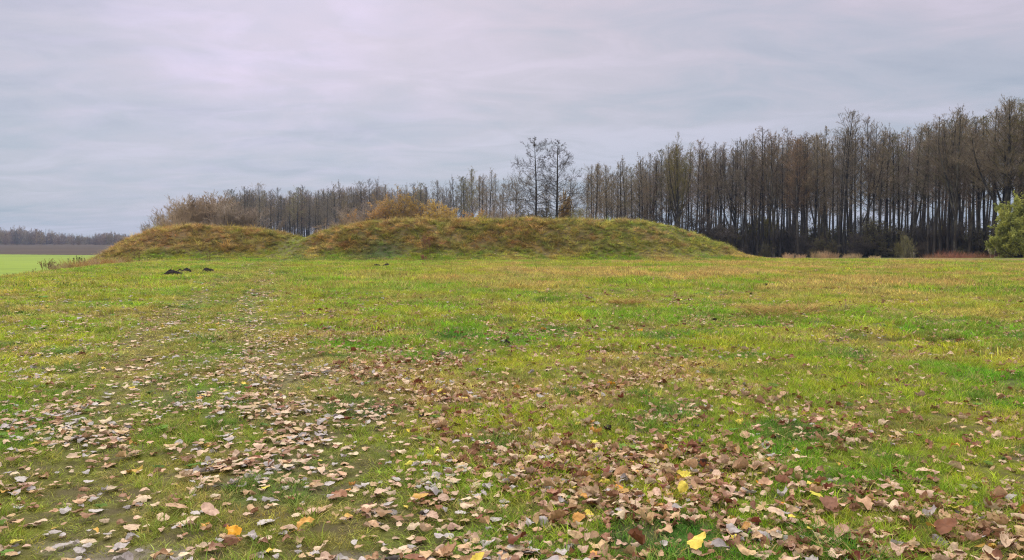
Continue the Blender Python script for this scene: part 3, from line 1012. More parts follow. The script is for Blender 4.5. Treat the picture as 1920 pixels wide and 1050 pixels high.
def tree_protos(name, seed, H=17., r0=.19, first=.38, nb=44, blen=2.6, elev=.75, nsub=8, ntw=6, nfine=3, up=.14, twig='twig', bark='bark', wob=.32, tipr=.0072, leaf=None, fork=0, lens_pow=.9, low_stubs=6, shape='alder', droop=0.):
    rng = np.random.default_rng(seed)
    K = 16
    t = np.linspace(0, 1, K)
    ph = rng.uniform(0, 6.28, 4)
    tx = wob * (np.sin(2.2 * t + ph[0]) - math.sin(ph[0])) + .06 * np.sin(9 * t + ph[1]) * t
    ty = wob * (np.sin(2.0 * t + ph[2]) - math.sin(ph[2])) + .06 * np.sin(8 * t + ph[3]) * t
    P = np.stack([tx, ty, t * H - .3 * (1 - t)], 1)[None]
    Rr = (r0 * (1 - t) ** .85 + .02 + r0 * .35 * np.exp(-t * 40))[None]
    trunk, crown = Geo(), Geo()
    trunk.add(*tubes(P, Rr, 8, True))
    mains, MR = [P], [Rr]
    if fork:
        sR = rng.uniform(.22, .5, fork)
        fP, fR = [], []
        for q in sR:
            k0 = int(q * (K - 1))
            a = rng.uniform(0, 6.28)
            LL = H * (1 - q) * rng.uniform(.8, .98)
            tt = np.linspace(0, 1, K)
            off = LL * rng.uniform(.16, .34) * np.sin(tt * 1.5)
            fP.append(np.stack([P[0, k0, 0] + math.cos(a) * off, P[0, k0, 1] + math.sin(a) * off, P[0, k0, 2] + LL * tt], 1))
            fR.append(Rr[0, k0] * .72 * (1 - tt) ** .85 + .02)
        fP, fR = np.array(fP), np.array(fR)
        trunk.add(*tubes(fP, fR, 6, True))
        mains.append(fP)
        MR.append(fR)
    BP, BR, BL = [], [], []
    for Pm, Rm in zip(mains, MR):
        for q in range(len(Pm)):
            m_ = nb if Pm is P else max(8, nb // 2)
            f0 = first if Pm is P else .25
            s = f0 + (0.985 - f0) * (np.arange(m_) + rng.uniform(0, 1, m_)) / m_
            az = np.arange(m_) * 2.4 + rng.uniform(-.5, .5, m_)
            rel = (s - f0) / (1 - f0)
            if shape == 'alder':
                ln = blen * (.35 + .65 * np.sin(np.pi * np.clip(rel * .78 + .2, 0, 1))) * (1 - rel * .45) * (1 - .5 * (rel > .93))
            elif shape == 'cone':
                ln = blen * (1 - rel) ** .8 + .5
            else:
                ln = blen * (.55 + .45 * np.sin(np.pi * np.clip(rel, 0, 1)))
            ln = ln * rng.uniform(.55, 1.15, m_)
            el = elev + .45 * rel + rng.normal(0, .12, m_)
            f = s * (K - 1)
            k0 = np.minimum(f.astype(int), K - 2)
            fr = (f - k0)[:, None]
            p0 = Pm[q][k0] * (1 - fr) + Pm[q][k0 + 1] * fr
            rr0 = (Rm[q][k0]) * .26
            d_ = np.stack([np.cos(az) * np.cos(el), np.sin(az) * np.cos(el), np.sin(el)], 1)
            tt = np.linspace(0, 1, 6)
            bend = rng.normal(0, .16, (m_, 3))
            bend[:, 2] += up - droop
            C = p0[:, None] + d_[:, None] * (ln[:, None] * tt)[:, :, None] + bend[:, None] * (ln[:, None] * tt ** 2)[:, :, None]
            BP.append(C)
            BR.append(np.maximum(rr0[:, None] * (1 - .8 * tt), .011))
            BL.append(ln)
    BP, BR, BL = np.concatenate(BP), np.concatenate(BR), np.concatenate(BL)
    trunk.add(*tubes(BP, BR, 4))
    if low_stubs:
        S, SR, SL = spawn(rng, P, Rr * .3, np.array([H * .12]), low_stubs * 2, .06, first, 1.2, 1, .1, 3, .012)
        trunk.add(*tubes(S, SR * .6, 3))
    SP, SR, SL = spawn(rng, BP, BR, BL, nsub, .15, 1, .7, .5, up, 4, tipr * 1.2, droop=droop)
    crown.add(*tubes(SP, SR, 3))
    TP, TR, TL = spawn(rng, SP, SR, SL, ntw, .15, 1, .7, .6, up * .8, 3, tipr, droop=droop)
    crown.add(*tubes(TP, TR, 3))
    if nfine:
        FP, FR, FL = spawn(rng, TP, TR, TL, nfine, .2, 1, .7, .7, up * .6, 2, tipr * .85)
        crown.add(*tubes(FP, FR, 3))
    mats = [M[twig]]
    if leaf:
        crown.add(*specks(rng, TP, leaf[1], leaf[2]), mi=1)
        mats.append(M[leaf[0]])
    return trunk.mesh(name + '_trunk', [M[bark]], True), crown.mesh(name + '_crown', mats)


def shrub_protos(name, seed, H=5., W=3.2, stems=14, nsub=7, ntw=6, nfine=3, twig='twig', leaf=None, tipr=.012, up=.25, r0=.05, spread=1.0):
    rng = np.random.default_rng(seed)
    az = rng.uniform(0, 6.28, stems)
    el = np.pi / 2 - np.abs(rng.normal(0, .62, stems)) * spread
    el = np.clip(el, .35, 1.5)
    # reach the surface of a dome of height H and half-width W
    Ls = 1 / np.sqrt((np.cos(el) / W) ** 2 + (np.sin(el) / H) ** 2) * rng.uniform(.68, .93, stems)
    tt = np.linspace(0, 1, 7)
    d_ = np.stack([np.cos(az) * np.cos(el), np.sin(az) * np.cos(el), np.sin(el)], 1)
    bend = rng.normal(0, .14, (stems, 3))
    base_ = rng.normal(0, W * .08, (stems, 1, 3)) * np.array([1, 1, 0])
    P = base_ + d_[:, None] * (Ls[:, None] * tt)[:, :, None] + bend[:, None] * (Ls[:, None] * np.sin(tt * 3.0))[:, :, None] * .6
    P[:, 0, 2] -= .25
    Rr = np.maximum(r0 * (1 - .85 * tt)[None] * rng.uniform(.6, 1.2, (stems, 1)), .014)
    g1, g2 = Geo(), Geo()
    g1.add(*tubes(P, Rr, 5))
    SP, SR, SL = spawn(rng, P, Rr, Ls, nsub, .12, .98, .8, .42, up, 5, tipr * 1.2)
    g2.add(*tubes(SP, SR, 3))
    TP, TR, TL = spawn(rng, SP, SR, SL, ntw, .15, 1, .75, .5, up, 3, tipr)
    g2.add(*tubes(TP, TR, 3))
    if nfine:
        FP, FR, FL = spawn(rng, TP, TR, TL, nfine, .1, 1, .7, .75, up * .6, 2, tipr * .85)
        g2.add(*tubes(FP, FR, 3))
    mats = [M[twig]]
    if leaf:
        g2.add(*specks(rng, TP, leaf[1], leaf[2]), mi=1)
        mats.append(M[leaf[0]])
    return g1.mesh(name + '_stems', [M['bark']], True), g2.mesh(name + '_twigs', mats)


TP_ = {
    'slim0': tree_protos('alder_a', 1, first=.42, nb=46, blen=3.41, elev=0.55, r0=.17),
    'slim1': tree_protos('alder_b', 2, first=.36, nb=50, blen=3.31, elev=0.50, r0=.16),
    'slim2': tree_protos('alder_c', 3, first=.5, nb=44, blen=3.61, elev=0.60, r0=.155, wob=.5),
    'slim3': tree_protos('alder_d', 4, first=.34, nb=54, blen=3.21, elev=0.50, r0=.155, twig='twig_red'),
    'slim4': tree_protos('alder_e', 5, first=.42, nb=56, blen=3.81, elev=0.60, r0=.17, twig='twig_red'),
    'slim5': tree_protos('alder_f', 6, first=.4, nb=46, blen=3.51, elev=0.55, r0=.17, twig='twig_olive', leaf=('leaf_dark', 1, .05)),
    'thick': tree_protos('alder_g', 7, first=.42, nb=50, blen=3.81, elev=0.60, r0=.2, fork=1, wob=.3),
    'fork': tree_protos('alder_h', 8, first=.4, nb=34, blen=3.21, r0=.17, fork=3, wob=.3, up=.2, elev=0.80),
    'pole': tree_protos('alder_i', 9, first=.6, nb=30, blen=2.31, r0=.11, wob=.4, nsub=7, ntw=5, nfine=3),
    'pale': tree_protos('pole_pale', 10, first=.55, nb=30, blen=2.51, r0=.11, wob=.45, bark='bark_pale', nsub=7, ntw=5, nfine=3),
    'cone0': tree_protos('spread_a', 11, H=17, first=.16, nb=60, blen=5.2, elev=.12, r0=.2, shape='alder', up=.06, nsub=9, ntw=7, nfine=3, tipr=.0095, wob=.15, twig='twig_dark'),
    'cone1': tree_protos('spread_b', 12, H=17, first=.14, nb=62, blen=6.4, elev=.2, r0=.22, shape='cone', up=.1, nsub=9, ntw=7, nfine=3, tipr=.0095, wob=.15, twig='twig_dark'),
    'round': tree_protos('round_a', 13, H=10, first=.2, nb=44, blen=4.6, elev=.4, r0=.16, shape='round', up=.12, nsub=9, ntw=6, nfine=3, tipr=.014),
    'broad': tree_protos('broad_a', 14, H=17, first=.28, nb=26, blen=3.6, elev=.9, r0=.24, fork=6, shape='round', up=.3, nsub=8, ntw=6, nfine=3, wob=.3, bark='bark', twig='twig_olive'),
}


def top_of(pair):
    return max(float(np.percentile(np.array([v.co.z for v in me_.vertices]), 99.7)) for me_ in pair)


HT = {k_: top_of(v_) for k_, v_ in TP_.items()}


def put_tree(kind, p, Y, top_row, label, group, name='alder_tree', sx=1., rz=None, dz=None, Hp=17.):
    X_ = px_x(p, Y)
    zb = float(terrain(X_, Y)) if dz is None else dz
    sc_ = (row_z(top_row, Y) - zb) / HT[kind]
    e = link(name, None, (X_, Y, zb), (0, 0, RNG.uniform(0, 6.28) if rz is None else rz), (sc_ * sx, sc_ * sx, sc_))
    tag(e, label, 'tree', group)
    link('trunk', TP_[kind][0], parent=e)
    link('crown', TP_[kind][1], parent=e)
    return e


# top line of the wood in the photo, and how far away its front row stands
TOPL = np.array([(425, 372), (445, 352), (470, 348), (520, 355), (600, 350), (660, 342), (720, 345), (760, 350), (790, 345), (840, 330), (895, 322), (925, 328), (948, 345),
                 (1095, 322), (1115, 305), (1150, 310), (1200, 292), (1240, 275), (1270, 268), (1330, 272), (1400, 258), (1425, 246), (1460, 252), (1490, 240), (1530, 246), (1570, 232),
                 (1620, 232), (1680, 238), (1740, 232), (1790, 206), (1820, 226), (1850, 205), (1880, 186), (1900, 195), (1935, 182)])
DEP = np.array([(425, 220), (600, 215), (700, 200), (900, 168), (1000, 150), (1110, 140), (1200, 126), (1270, 114), (1400, 108), (1560, 100), (1700, 96), (1800, 90), (1880, 84), (1960, 80)])
SECT = [(425, 'left end of the wood, behind the brown willow scrub', 'over the scrub at its left end'),
        (520, '', 'in the far row above the saddle'),
        (600, '', 'in the far row just right of the saddle'),
        (690, '', 'in the far row behind the orange willow'),
        (790, '', 'in the airy far row right of the orange willow'),
        (1085, '', 'just right of the two tall open alders'),
        (1180, '', "above the flat mound top's right end"),
        (1300, '', "above the long mound's shoulder"),
        (1400, '', "just right of the long mound's foot"),
        (1480, '', 'above the pale reed clumps'),
        (1580, '', 'above the dark gap right of the reeds'),
        (1680, '', 'above the olive-leaved sapling at the wood edge'),
        (1770, '', 'above the red-brown brush'),
        (1850, '', 'rising over the green bush')]


def sect(p):
    return [s3[2] for s3 in SECT if s3[0] <= p][-1]


ORD = ['first', 'second', 'third', 'fourth', 'fifth', 'sixth', 'seventh', 'eighth', 'ninth', 'tenth', 'eleventh', 'twelfth', 'thirteenth', 'fourteenth', 'fifteenth', 'sixteenth', 'seventeenth', 'eighteenth', 'nineteenth', 'twentieth', 'last', 'last', 'last', 'last']
LOOK = {'slim0': 'slim bare alder', 'slim1': 'slender bare alder', 'slim2': 'leaning bare alder', 'slim3': 'russet-twigged alder', 'slim4': 'dense russet alder', 'slim5': 'olive-tinged alder',
        'thick': 'stout dark alder', 'fork': 'forked dark alder', 'pole': 'thin dark pole', 'pale': 'thin pale pole'}
G_F, G_B = 'bare alders along the front of the wood', 'bare alders deeper in the wood'
p = 432.
prev, cnt = None, 0
rt = np.random.default_rng(5)
while p < 1945:
    if 948 < p < 1098:
        p = 1098
        continue
    Yd = np.interp(p, DEP[:, 0], DEP[:, 1]) * rt.uniform(.99, 1.03)
    top = np.interp(p, TOPL[:, 0], TOPL[:, 1]) + rt.normal(4, 9)
    kd = rt.choice(['slim0', 'slim1', 'slim2', 'slim3', 'slim4', 'slim5', 'thick', 'fork'], p=[.17, .16, .13, .14, .12, .10, .11, .07])
    if p < 950:
        kd = rt.choice(['slim0', 'slim1', 'slim2', 'slim3', 'slim5'], p=[.3, .25, .2, .15, .1])
    s3 = sect(p)
    cnt = cnt + 1 if s3 == prev else 0
    prev = s3
    lab = '%s, %s front trunk %s' % (LOOK[kd], ORD[cnt], s3)
    w = lab.split()
    if len(w) > 16:
        lab = lab.replace(' bare ', ' ')
        w = lab.split()
    if len(w) > 16:
        lab = ' '.join(w[:16])
    put_tree(kd, p, Yd, top, lab, G_F, sx=rt.uniform(.85, 1.15))
    p += np.interp(p, [430, 900, 1200, 1900], [10.5, 11.5, 10.5, 13.0]) * rt.uniform(.7, 1.3)
# deeper rows
for (st_, dd, dt, kinds_) in ((.95, 8, 8, ['slim0', 'slim1', 'slim3', 'pole', 'pole', 'pale', 'pole']), (1.2, 16, 22, ['slim0', 'slim1', 'slim3', 'slim2', 'pole', 'pale']), (1.5, 26, 34, ['slim1', 'slim3', 'pole', 'slim4'])):
    p = 428.
    while p < 1950:
        thin = 780 < p < 1180
        if (940 < p < 1100) or (thin and rt.uniform() < (.3 if dd == 8 else .8)):
            p += 10
            continue
        Yd = np.interp(p, DEP[:, 0], DEP[:, 1]) + dd * rt.uniform(.7, 1.3) + (6 if p < 800 else 0)
        top = np.interp(p, TOPL[:, 0], TOPL[:, 1]) + dt + rt.normal(0, 7)
        kd = rt.choice(kinds_)
        put_tree(kd, p, Yd, top, '%s standing %s, %s' % (LOOK[kd], {8: 'in the second row', 16: 'in the third row', 26: 'at the back'}[dd], sect(p).replace('in the far row ', '').replace('in the airy far row ', '')), G_B, sx=rt.uniform(.8, 1.15))
        p += st_ * np.interp(p, [430, 900, 1200, 1900], [20, 20, 21, 24]) * rt.uniform(.7, 1.3)

# single trees that can be told apart
put_tree('cone0', 1004, 98, 257, 'tallest open bare alder behind the long mound, left one of two', None, sx=1.0, dz=-.7, rz=.4)
put_tree('cone1', 1043, 97, 264, 'tall open bare alder with wide low limbs, right one of two', None, sx=1.1, dz=-.7, rz=2.0)
put_tree('round', 966, 112, 322, 'small round-crowned bare tree just left of the two tall alders', None, name='bare_tree', dz=-.8, Hp=10., sx=.85)
put_tree('slim1', 1062, 130, 330, 'slim bare alder just behind the right tall alder', None, dz=-1, sx=1.5)
put_tree('slim0', 1025, 140, 345, 'slim bare alder between the two tall alders, farther off', None, dz=-1, sx=1.4)
put_tree('slim2', 1112, 118, 306, 'lone bare alder where the wood thins, right of the two tall alders', None, dz=-.8, sx=1.15)
put_tree('slim0', 1135, 122, 310, 'bare alder with dense crown, second right of the two tall alders', None, dz=-.8, sx=1.4)
put_tree('broad', 1272, 106, 252, 'broad pale bare tree with upswept limbs above the mound shoulder', None, name='bare_tree', dz=-.8, sx=.75)
put_tree('fork', 1790, 88, 203, 'high forked bare alder standing above its neighbours, near the green bush', None, sx=1.1)
put_tree('thick', 1880, 82, 184, 'highest dark alder of the wood, over the green bush', None, sx=1.15)

# the depth of the wood behind those trees, past what one could count
p_ = np.concatenate([rt.uniform(425, 800, 230), rt.uniform(800, 930, 12), rt.uniform(1100, 1300, 18), rt.uniform(1300, 1960, 55)])
Yd = np.interp(p_, DEP[:, 0], DEP[:, 1]) + rt.uniform(30, 62, len(p_))
tp = np.interp(p_, TOPL[:, 0], TOPL[:, 1]) + np.where(p_ < 800, rt.uniform(4, 26, len(p_)), rt.uniform(12, 50, len(p_)))
Xd = px_x(p_, Yd)
zd = terrain(Xd, Yd)
kk = rt.integers(0, 4, len(p_))
names = ['slim0', 'slim1', 'slim3', 'pole']
hs = np.array([HT[q] for q in names])[kk]
sz_ = (row_z(tp, Yd) - zd) / hs
parts_ = []
for o2 in range(2):
    parts_.append((np.stack([Xd, Yd, zd], 1), np.stack([Xd * 0, Xd * 0, rt.uniform(0, 6.28, len(Xd))], 1), np.stack([sz_, sz_, sz_], 1), kk * 2 + o2))
o = scatter('wood', proto_collection('wood_protos', [TP_[q][h2] for q in names for h2 in (0, 1)]), *cat(parts_))
tag(o, 'countless bare trunks in the depth of the wood behind its front rows', 'wood', kind='stuff')

# shrubs
SP_ = {
    'scrub0': shrub_protos('scrub_a', 31, 6, 4.2, 40, 13, 8, 4, 'twig_tan', None, .012),
    'scrub1': shrub_protos('scrub_b', 32, 6, 4.2, 46, 13, 9, 4, 'twig_tan', None, .012),
    'orange': shrub_protos('willow_a', 33, 6, 4.6, 44, 13, 8, 3, 'twig_tan', ('leaf_orange', 6, .085), .011),
    'gold': shrub_protos('willow_b', 34, 5, 3.2, 32, 12, 7, 3, 'twig_tan', ('leaf_orange', 7, .09), .011),
    'dark0': shrub_protos('under_a', 35, 5, 3.0, 26, 11, 8, 3, 'twig_dark', ('leaf_dark', 3, .07), .014),
    'dark1': shrub_protos('under_b', 36, 6, 3.0, 26, 12, 8, 4, 'twig_dark', None, .014, up=.3),
    'olive': shrub_protos('under_c', 37, 7, 3.0, 18, 11, 8, 3, 'twig_olive', ('leaf_green', 1, .06), .012, up=.3),
    'green': shrub_protos('bush_a', 38, 6, 4.6, 34, 12, 8, 0, 'twig_olive', ('leaf_green', 12, .13), .012, spread=1.5),
}


HS = {k_: top_of(v_) for k_, v_ in SP_.items()}


def put_shrub(kind, p, Y, top_row, label, group=None, name='shrub', Hp=6., sx=1., dz=None):
    X_ = px_x(p, Y)
    zb = float(terrain(X_, Y)) if dz is None else dz
    s4 = max(.05, (row_z(top_row, Y) - zb) / HS[kind])
    e = link(name, None, (X_, Y, zb), (0, 0, RNG.uniform(0, 6.28)), (s4 * sx, s4 * sx, s4))
    tag(e, label, 'shrub', group)
    link('stem', SP_[kind][0], parent=e)
    link('crown', SP_[kind][1], parent=e)
    return e


GW = 'brown willow scrub behind the lower mound'
put_shrub('scrub0', 326, 80, 392, 'low brown scrub at the left shoulder of the lower mound', GW, 'willow_shrub', sx=.85)
put_shrub('scrub0', 352, 84, 376, 'brown willow scrub with forked limbs, second from the left', GW, 'willow_shrub', sx=.95)
put_shrub('scrub1', 400, 86, 365, 'highest rounded brown willow scrub behind the lower mound', GW, 'willow_shrub', sx=1.2)
put_shrub('scrub1', 380, 91, 372, 'brown willow scrub half hidden behind the highest one', GW, 'willow_shrub', sx=1.2)
put_shrub('scrub1', 446, 84, 382, 'dense reddish-brown willow scrub, right end of the lower mound clump', GW, 'willow_shrub', sx=1.2)
put_shrub('scrub0', 300, 78, 410, 'small sparse scrub at the outer left of the lower mound', GW, 'willow_shrub', sx=.9)
GO = 'willow shrubs behind the long mound'
put_shrub('scrub1', 690, 84, 384, 'brown leafless willow left of the orange one', GO, 'willow_shrub', sx=1.3)
put_shrub('scrub0', 650, 80, 402, 'low brown willow farthest left behind the long mound', GO, 'willow_shrub', sx=1.5)
put_shrub('orange', 722, 82, 377, 'brownish-orange willow between the brown and the brightest one', GO, 'willow_shrub', sx=1.15)
put_shrub('orange', 764, 82, 366, 'highest orange-leaved willow behind the long mound', GO, 'willow_shrub', sx=1.2)
put_shrub('gold', 828, 80, 380, 'small golden-yellow willow right of the highest orange one', GO, 'willow_shrub', sx=1.0)
for p, tr, kd, lab in ((888, 398, 'gold', 'low yellowish shrub on the skyline of the long mound'), (922, 392, 'scrub0', 'low pale brown shrub under the last trees of the airy row'),
                       (955, 397, 'scrub1', 'low reddish shrub just left of the two tall alders'), (985, 392, 'dark0', 'dark green-brown shrub at the foot of the left tall alder'),
                       (1022, 392, 'dark0', 'dark shrub between the two tall alders'), (1075, 388, 'olive', 'olive shrub at the foot of the right tall alder'),
                       (1100, 398, 'scrub0', 'low brown shrub right of the tall alders')):
    put_shrub(kd, p, 92, tr, lab, 'low shrubs on the skyline of the long mound', Hp={'gold': 5., 'dark0': 5., 'olive': 7.}.get(kd, 6.), dz=-.6)
put_shrub('gold', 1062, 100, 362, 'golden-leaved small tree glowing beside the right tall alder', None, 'young_tree', Hp=5., sx=.34, dz=-.6)
k_ = 0
for row_, (dy, t0_, t1_) in enumerate(((3, 436, 474), (9, 405, 455), (18, 400, 445), (30, 402, 435))):
    p = 1360. if row_ else 1395.
    while p < 1850:
        Yd = np.interp(p, DEP[:, 0], DEP[:, 1]) - 6 + dy + rt.uniform(-2, 2)
        kd = rt.choice(['dark0', 'dark1', 'olive', 'dark0', 'dark1'])
        nm = {'dark0': 'dark leafy', 'dark1': 'dark leafless', 'olive': 'olive-leaved'}[kd]
        deep = ['%s undergrowth shrub at the front edge of the wood, %s', '%s undergrowth shrub behind the front trunks, %s', '%s undergrowth shrub deep in the wood, %s', '%s undergrowth shrub at the back of the wood, %s'][row_]
        put_shrub(kd, p, Yd, rt.uniform(t0_, t1_), ' '.join((deep % (nm, sect(p))).split()[:16]), 'undergrowth shrubs of the wood', 'undergrowth_shrub', Hp={'dark0': 5., 'dark1': 6., 'olive': 7.}[kd], sx=rt.uniform(.9, 1.5))
        p += rt.uniform(20, 44) * (1.0 if row_ else 1.9)
for p in (460, 505, 550, 600, 640, 1170, 1225, 1290, 1330):
    Yd = np.interp(p, DEP[:, 0], DEP[:, 1]) - 4
    put_shrub('dark1', p, Yd, 424 if p < 700 else 402, 'dark brown shrub under the far trees ' + sect(p), 'undergrowth shrubs of the wood', 'undergrowth_shrub', sx=1.6)
put_shrub('green', 1914, 72, 370, 'big rounded green bush at the right end of the wood', None, 'leafy_bush', sx=.82)
put_shrub('green', 1960, 75, 376, 'second green bush mostly hidden behind the big one', None, 'leafy_bush', sx=.9)
put_shrub('olive', 1702, 78, 440, 'olive-leaved sapling at the wood edge', None, 'young_tree', Hp=7., sx=.9)


# ------------------------------------------------------------------ small plants, tussocks, molehills
def clump_mesh(name, seed, n, rad, h0, h1, w, bend, mat, seg=3, lean=.3):
    V, F4, F3, at_ = blades(np.random.default_rng(seed), n, rad, h0, h1, w, bend, seg, lean=lean)
    return make_mesh(name, V, F4, F3, [M[mat]], attr=at_)


reeds = [clump_mesh('reed_%d' % i, 50 + i, 200, .55, .5, 1.15, .02, .35, 'reed') for i in range(3)]
for i, (p, tr, Yd, lab) in enumerate(((1478, 474, 76, 'short pale reed clump nearest the mound foot'), (1502, 476, 77, 'sparse pale reed clump left of the tall one'), (1530, 470, 76, 'left half of the tall pale reed stand'),
                                      (1545, 468, 77, 'tallest pale reed clump at the wood edge'), (1562, 472, 76, 'pale reed clump right of the tallest'), (1590, 476, 77, 'low thin reed clump before the dark gap'),
                                      (1605, 474, 76, 'dry reed clump among dark stems'), (1640, 480, 75, 'last low reed clump right of the gap'))):
    X_ = px_x(p, Yd)
    zb = float(terrain(X_, Yd))
    o = link('reed_clump', reeds[i % 3], (X_, Yd, zb), (0, 0, i * 1.3), (.9, .9, (row_z(tr - 2, Yd) - zb) / .8))
    tag(o, lab, 'reeds', 'pale reed clumps at the wood edge')
brush = [clump_mesh('brush_%d' % i, 60 + i, 300, 1.2, .35, 1.5, .018, .35, 'brush', lean=.35) for i in range(3)]
for i, p in enumerate((1752, 1775, 1798, 1820, 1842, 1866)):
    Yd = 74 + (i % 2)
    X_ = px_x(p, Yd)
    zb = float(terrain(X_, Yd))
    o = link('dry_brush', brush[i % 3], (X_, Yd, zb), (0, 0, i * 1.7), (1, 1, (row_z((472, 464, 470, 466, 474, 468)[i], Yd) - zb) / 1.2))
    tag(o, 'red-brown dry brush, %s clump from the olive sapling towards the green bush' % ORD[i], 'brush', 'red-brown brush at the wood edge')
# dry tussocks
tus = [clump_mesh('tussock_%d' % i, 70 + i, 260, .3, .15, .38, .010, 1.0, 'rust_grass', lean=.6) for i in range(2)]
for i, (p, r, sc_, lab) in enumerate(((1462, 590, 1.9, 'wide rusty dry grass tussock in the middle of the right meadow'), (1497, 582, 1.5, 'rusty dry tussock just right of the widest one'), (1432, 584, 1.3, 'faded dry tussock just left of the widest one'),
                                      (1170, 572, 1.0, 'small reddish dry tuft right of the meadow middle'), (1460, 648, .4, 'small rust tuft below the wide tussock'), (520, 486, 2.0, 'straw-coloured tussock at the foot of the saddle path'),
                                      (1500, 520, 1.7, 'flattened straw tussock nearer the reeds'), (1540, 526, 1.5, 'second flattened straw tussock nearer the reeds'))):
    x, y = ground_hit(p, r)
    o = link('dry_tussock', tus[i % 2], (x, y, float(terrain(x, y))), (0, 0, i), (sc_ * 1.3, sc_ * 1.1, sc_ * (.55 if i != 5 else .9)))
    tag(o, lab, 'grass tuft', 'dry grass tussocks standing out of the turf')
gtus = [clump_mesh('gtuft_%d' % i, 80 + i, 240, .16, .10, .24, .0055, .9, 'tussock', 4, lean=.45) for i in range(2)]
for i, (p, r, sc_, lab) in enumerate(((1535, 1010, .9, 'tall deep green grass tuft at the front right'), (1600, 1045, 1.0, 'deep green grass tuft nearest the viewer, right of middle'), (1065, 735, .9, 'fresh green grass tuft in the middle distance'),
                                      (1340, 700, .9, 'blue-green grass tuft right of the middle'), (1200, 742, .8, 'bright green tuft beside a leaf drift'), (1000, 640, .7, 'round green tuft beside the black clod'))):
    x, y = ground_hit(p, r)
    o = link('grass_tussock', gtus[i % 2], (x, y, float(terrain(x, y))), (0, 0, i), (sc_, sc_, sc_ * .8))
    tag(o, lab, 'grass tuft', 'green grass tussocks standing out of the turf')


def stalk_mesh(name, seed, n, h, rad, mat, head=None, r0=.006, branches=4):
    rng = np.random.default_rng(seed)
    g = Geo()
    tt = np.linspace(0, 1, 6)
    b_ = rng.normal(0, rad, (n, 1, 3)) * np.array([1, 1, 0])
    d_ = rng.normal(0, .16, (n, 1, 3)) * h
    d_[:, :, 2] = h * rng.uniform(.7, 1, (n, 1))
    P = b_ + d_ * tt[None, :, None] + rng.normal(0, .012 * h, (n, 6, 3))
    Rr = np.maximum(r0 * (1 - .6 * tt)[None].repeat(n, 0), r0 * .3)
    g.add(*tubes(P, Rr, 4))
    if branches:
        SP, SR, SL = spawn(rng, P, Rr, np.full(n, h), branches, .4, 1, .7, .3, .3, 3, r0 * .5)
        g.add(*tubes(SP, SR, 3))
        if head:
            g.add(*specks(rng, SP, 6, head), mi=1)
    return g


def plant(name, g, mats, p, Y, lab, cat_, grp=None, sc_=1., ground=True):
    X_ = px_x(p, Y)
    o = link(name, g.mesh(name, [M[q] for q in mats]), (X_, Y, float(terrain(X_, Y)) - .02), (0, 0, 0), (sc_,) * 3)
    return tag(o, lab, cat_, grp)


plant('weed_stalk', stalk_mesh('w', 1, 3, .9, .06, 'weed', .03, .012), ['weed', 'weed'], 392, 56, 'dark dead weed stalk before the lower mound, above the single molehill', 'weed')
plant('weed_stalk', stalk_mesh('w', 2, 4, .8, .25, 'weed', .03, .010), ['weed', 'weed'], 262, 56, 'cluster of short dark weed stalks at the left foot of the lower mound', 'weed')
plant('weed_stalk', stalk_mesh('w', 3, 9, 1.3, .14, 'weed', .05, .012, 7), ['brush', 'brush'], 800, 58.5, 'reddish dead dock plant on the slope of the long mound', 'weed')
plant('weed_stalk', stalk_mesh('w', 4, 6, .5, .08, 'weed', .05, .012, 6), ['brush', 'brush'], 793, 56.6, 'short reddish dock plant at the foot of the long mound', 'weed')
plant('weed_stalk', stalk_mesh('w', 5, 4, .95, .2, 'weed', .035, .010, 4), ['weed_pale', 'weed_pale'], 1858, 70, 'pale fluffy seed-head weed before the red-brown brush', 'weed')
plant('weed_stalk', stalk_mesh('w', 6, 3, .6, .2, 'weed', .03, .010, 3), ['weed_pale', 'weed_pale'], 1712, 70, 'pale seed-head weed below the olive sapling', 'weed')
plant('weed_stalk', stalk_mesh('w', 7, 6, .6, .1, 'weed', None, .008, 0), ['reed'], 1243, 56.8, 'upright straw stalks at the foot of the long mound, right part', 'weed')
g = stalk_mesh('w', 8, 16, .85, .12, 'brush', .03, .010, 7)
plant('small_shrub', g, ['weed', 'brush'], 90, 46, 'small dark shrub on the meadow edge before the green field', 'shrub')
plant('small_shrub', stalk_mesh('w', 9, 12, .8, .3, 'weed', .03, .010, 6), ['weed', 'rust_grass'], 148, 50, 'brown weedy shrub on the meadow edge, right of the dark one', 'shrub')
for i, (p, h_) in enumerate(((8, .35), (58, .3), (66, .38), (20, .25))):
    plant('weed_stalk', stalk_mesh('w', 12 + i, 2, h_, .04, 'weed', .03, .008, 2), ['weed', 'weed'], p, 40.5, ['dark weed stalk at the outer left end of the meadow edge', 'dark weed stalk, left one of a close pair on the meadow edge',
          'dark weed stalk, right one of a close pair on the meadow edge', 'tiny weed stalk near the outer left end of the meadow edge'][i], 'weed', 'weed stalks on the meadow edge')
edge_t = [clump_mesh('edge_%d' % i, 90 + i, 240, .5, .3, .75, .016, .7, 'rust_grass' if i else 'reed', lean=.5) for i in range(3)]
for i, p in enumerate((112, 128, 150, 168, 186, 203, 218, 234)):
    Yd = 46 + i * 1.5
    X_ = px_x(p, Yd)
    o = link('dry_grass_clump', edge_t[i % 3], (X_, Yd, float(terrain(X_, Yd))), (0, 0, i), (1.1, 1.1, 1.3 + .4 * (i % 2)))
    tag(o, 'tall dry grass clump on the meadow edge, %s from the dark shrub towards the mound' % ORD[i], 'grass tuft', 'dry grass clumps on the meadow edge')
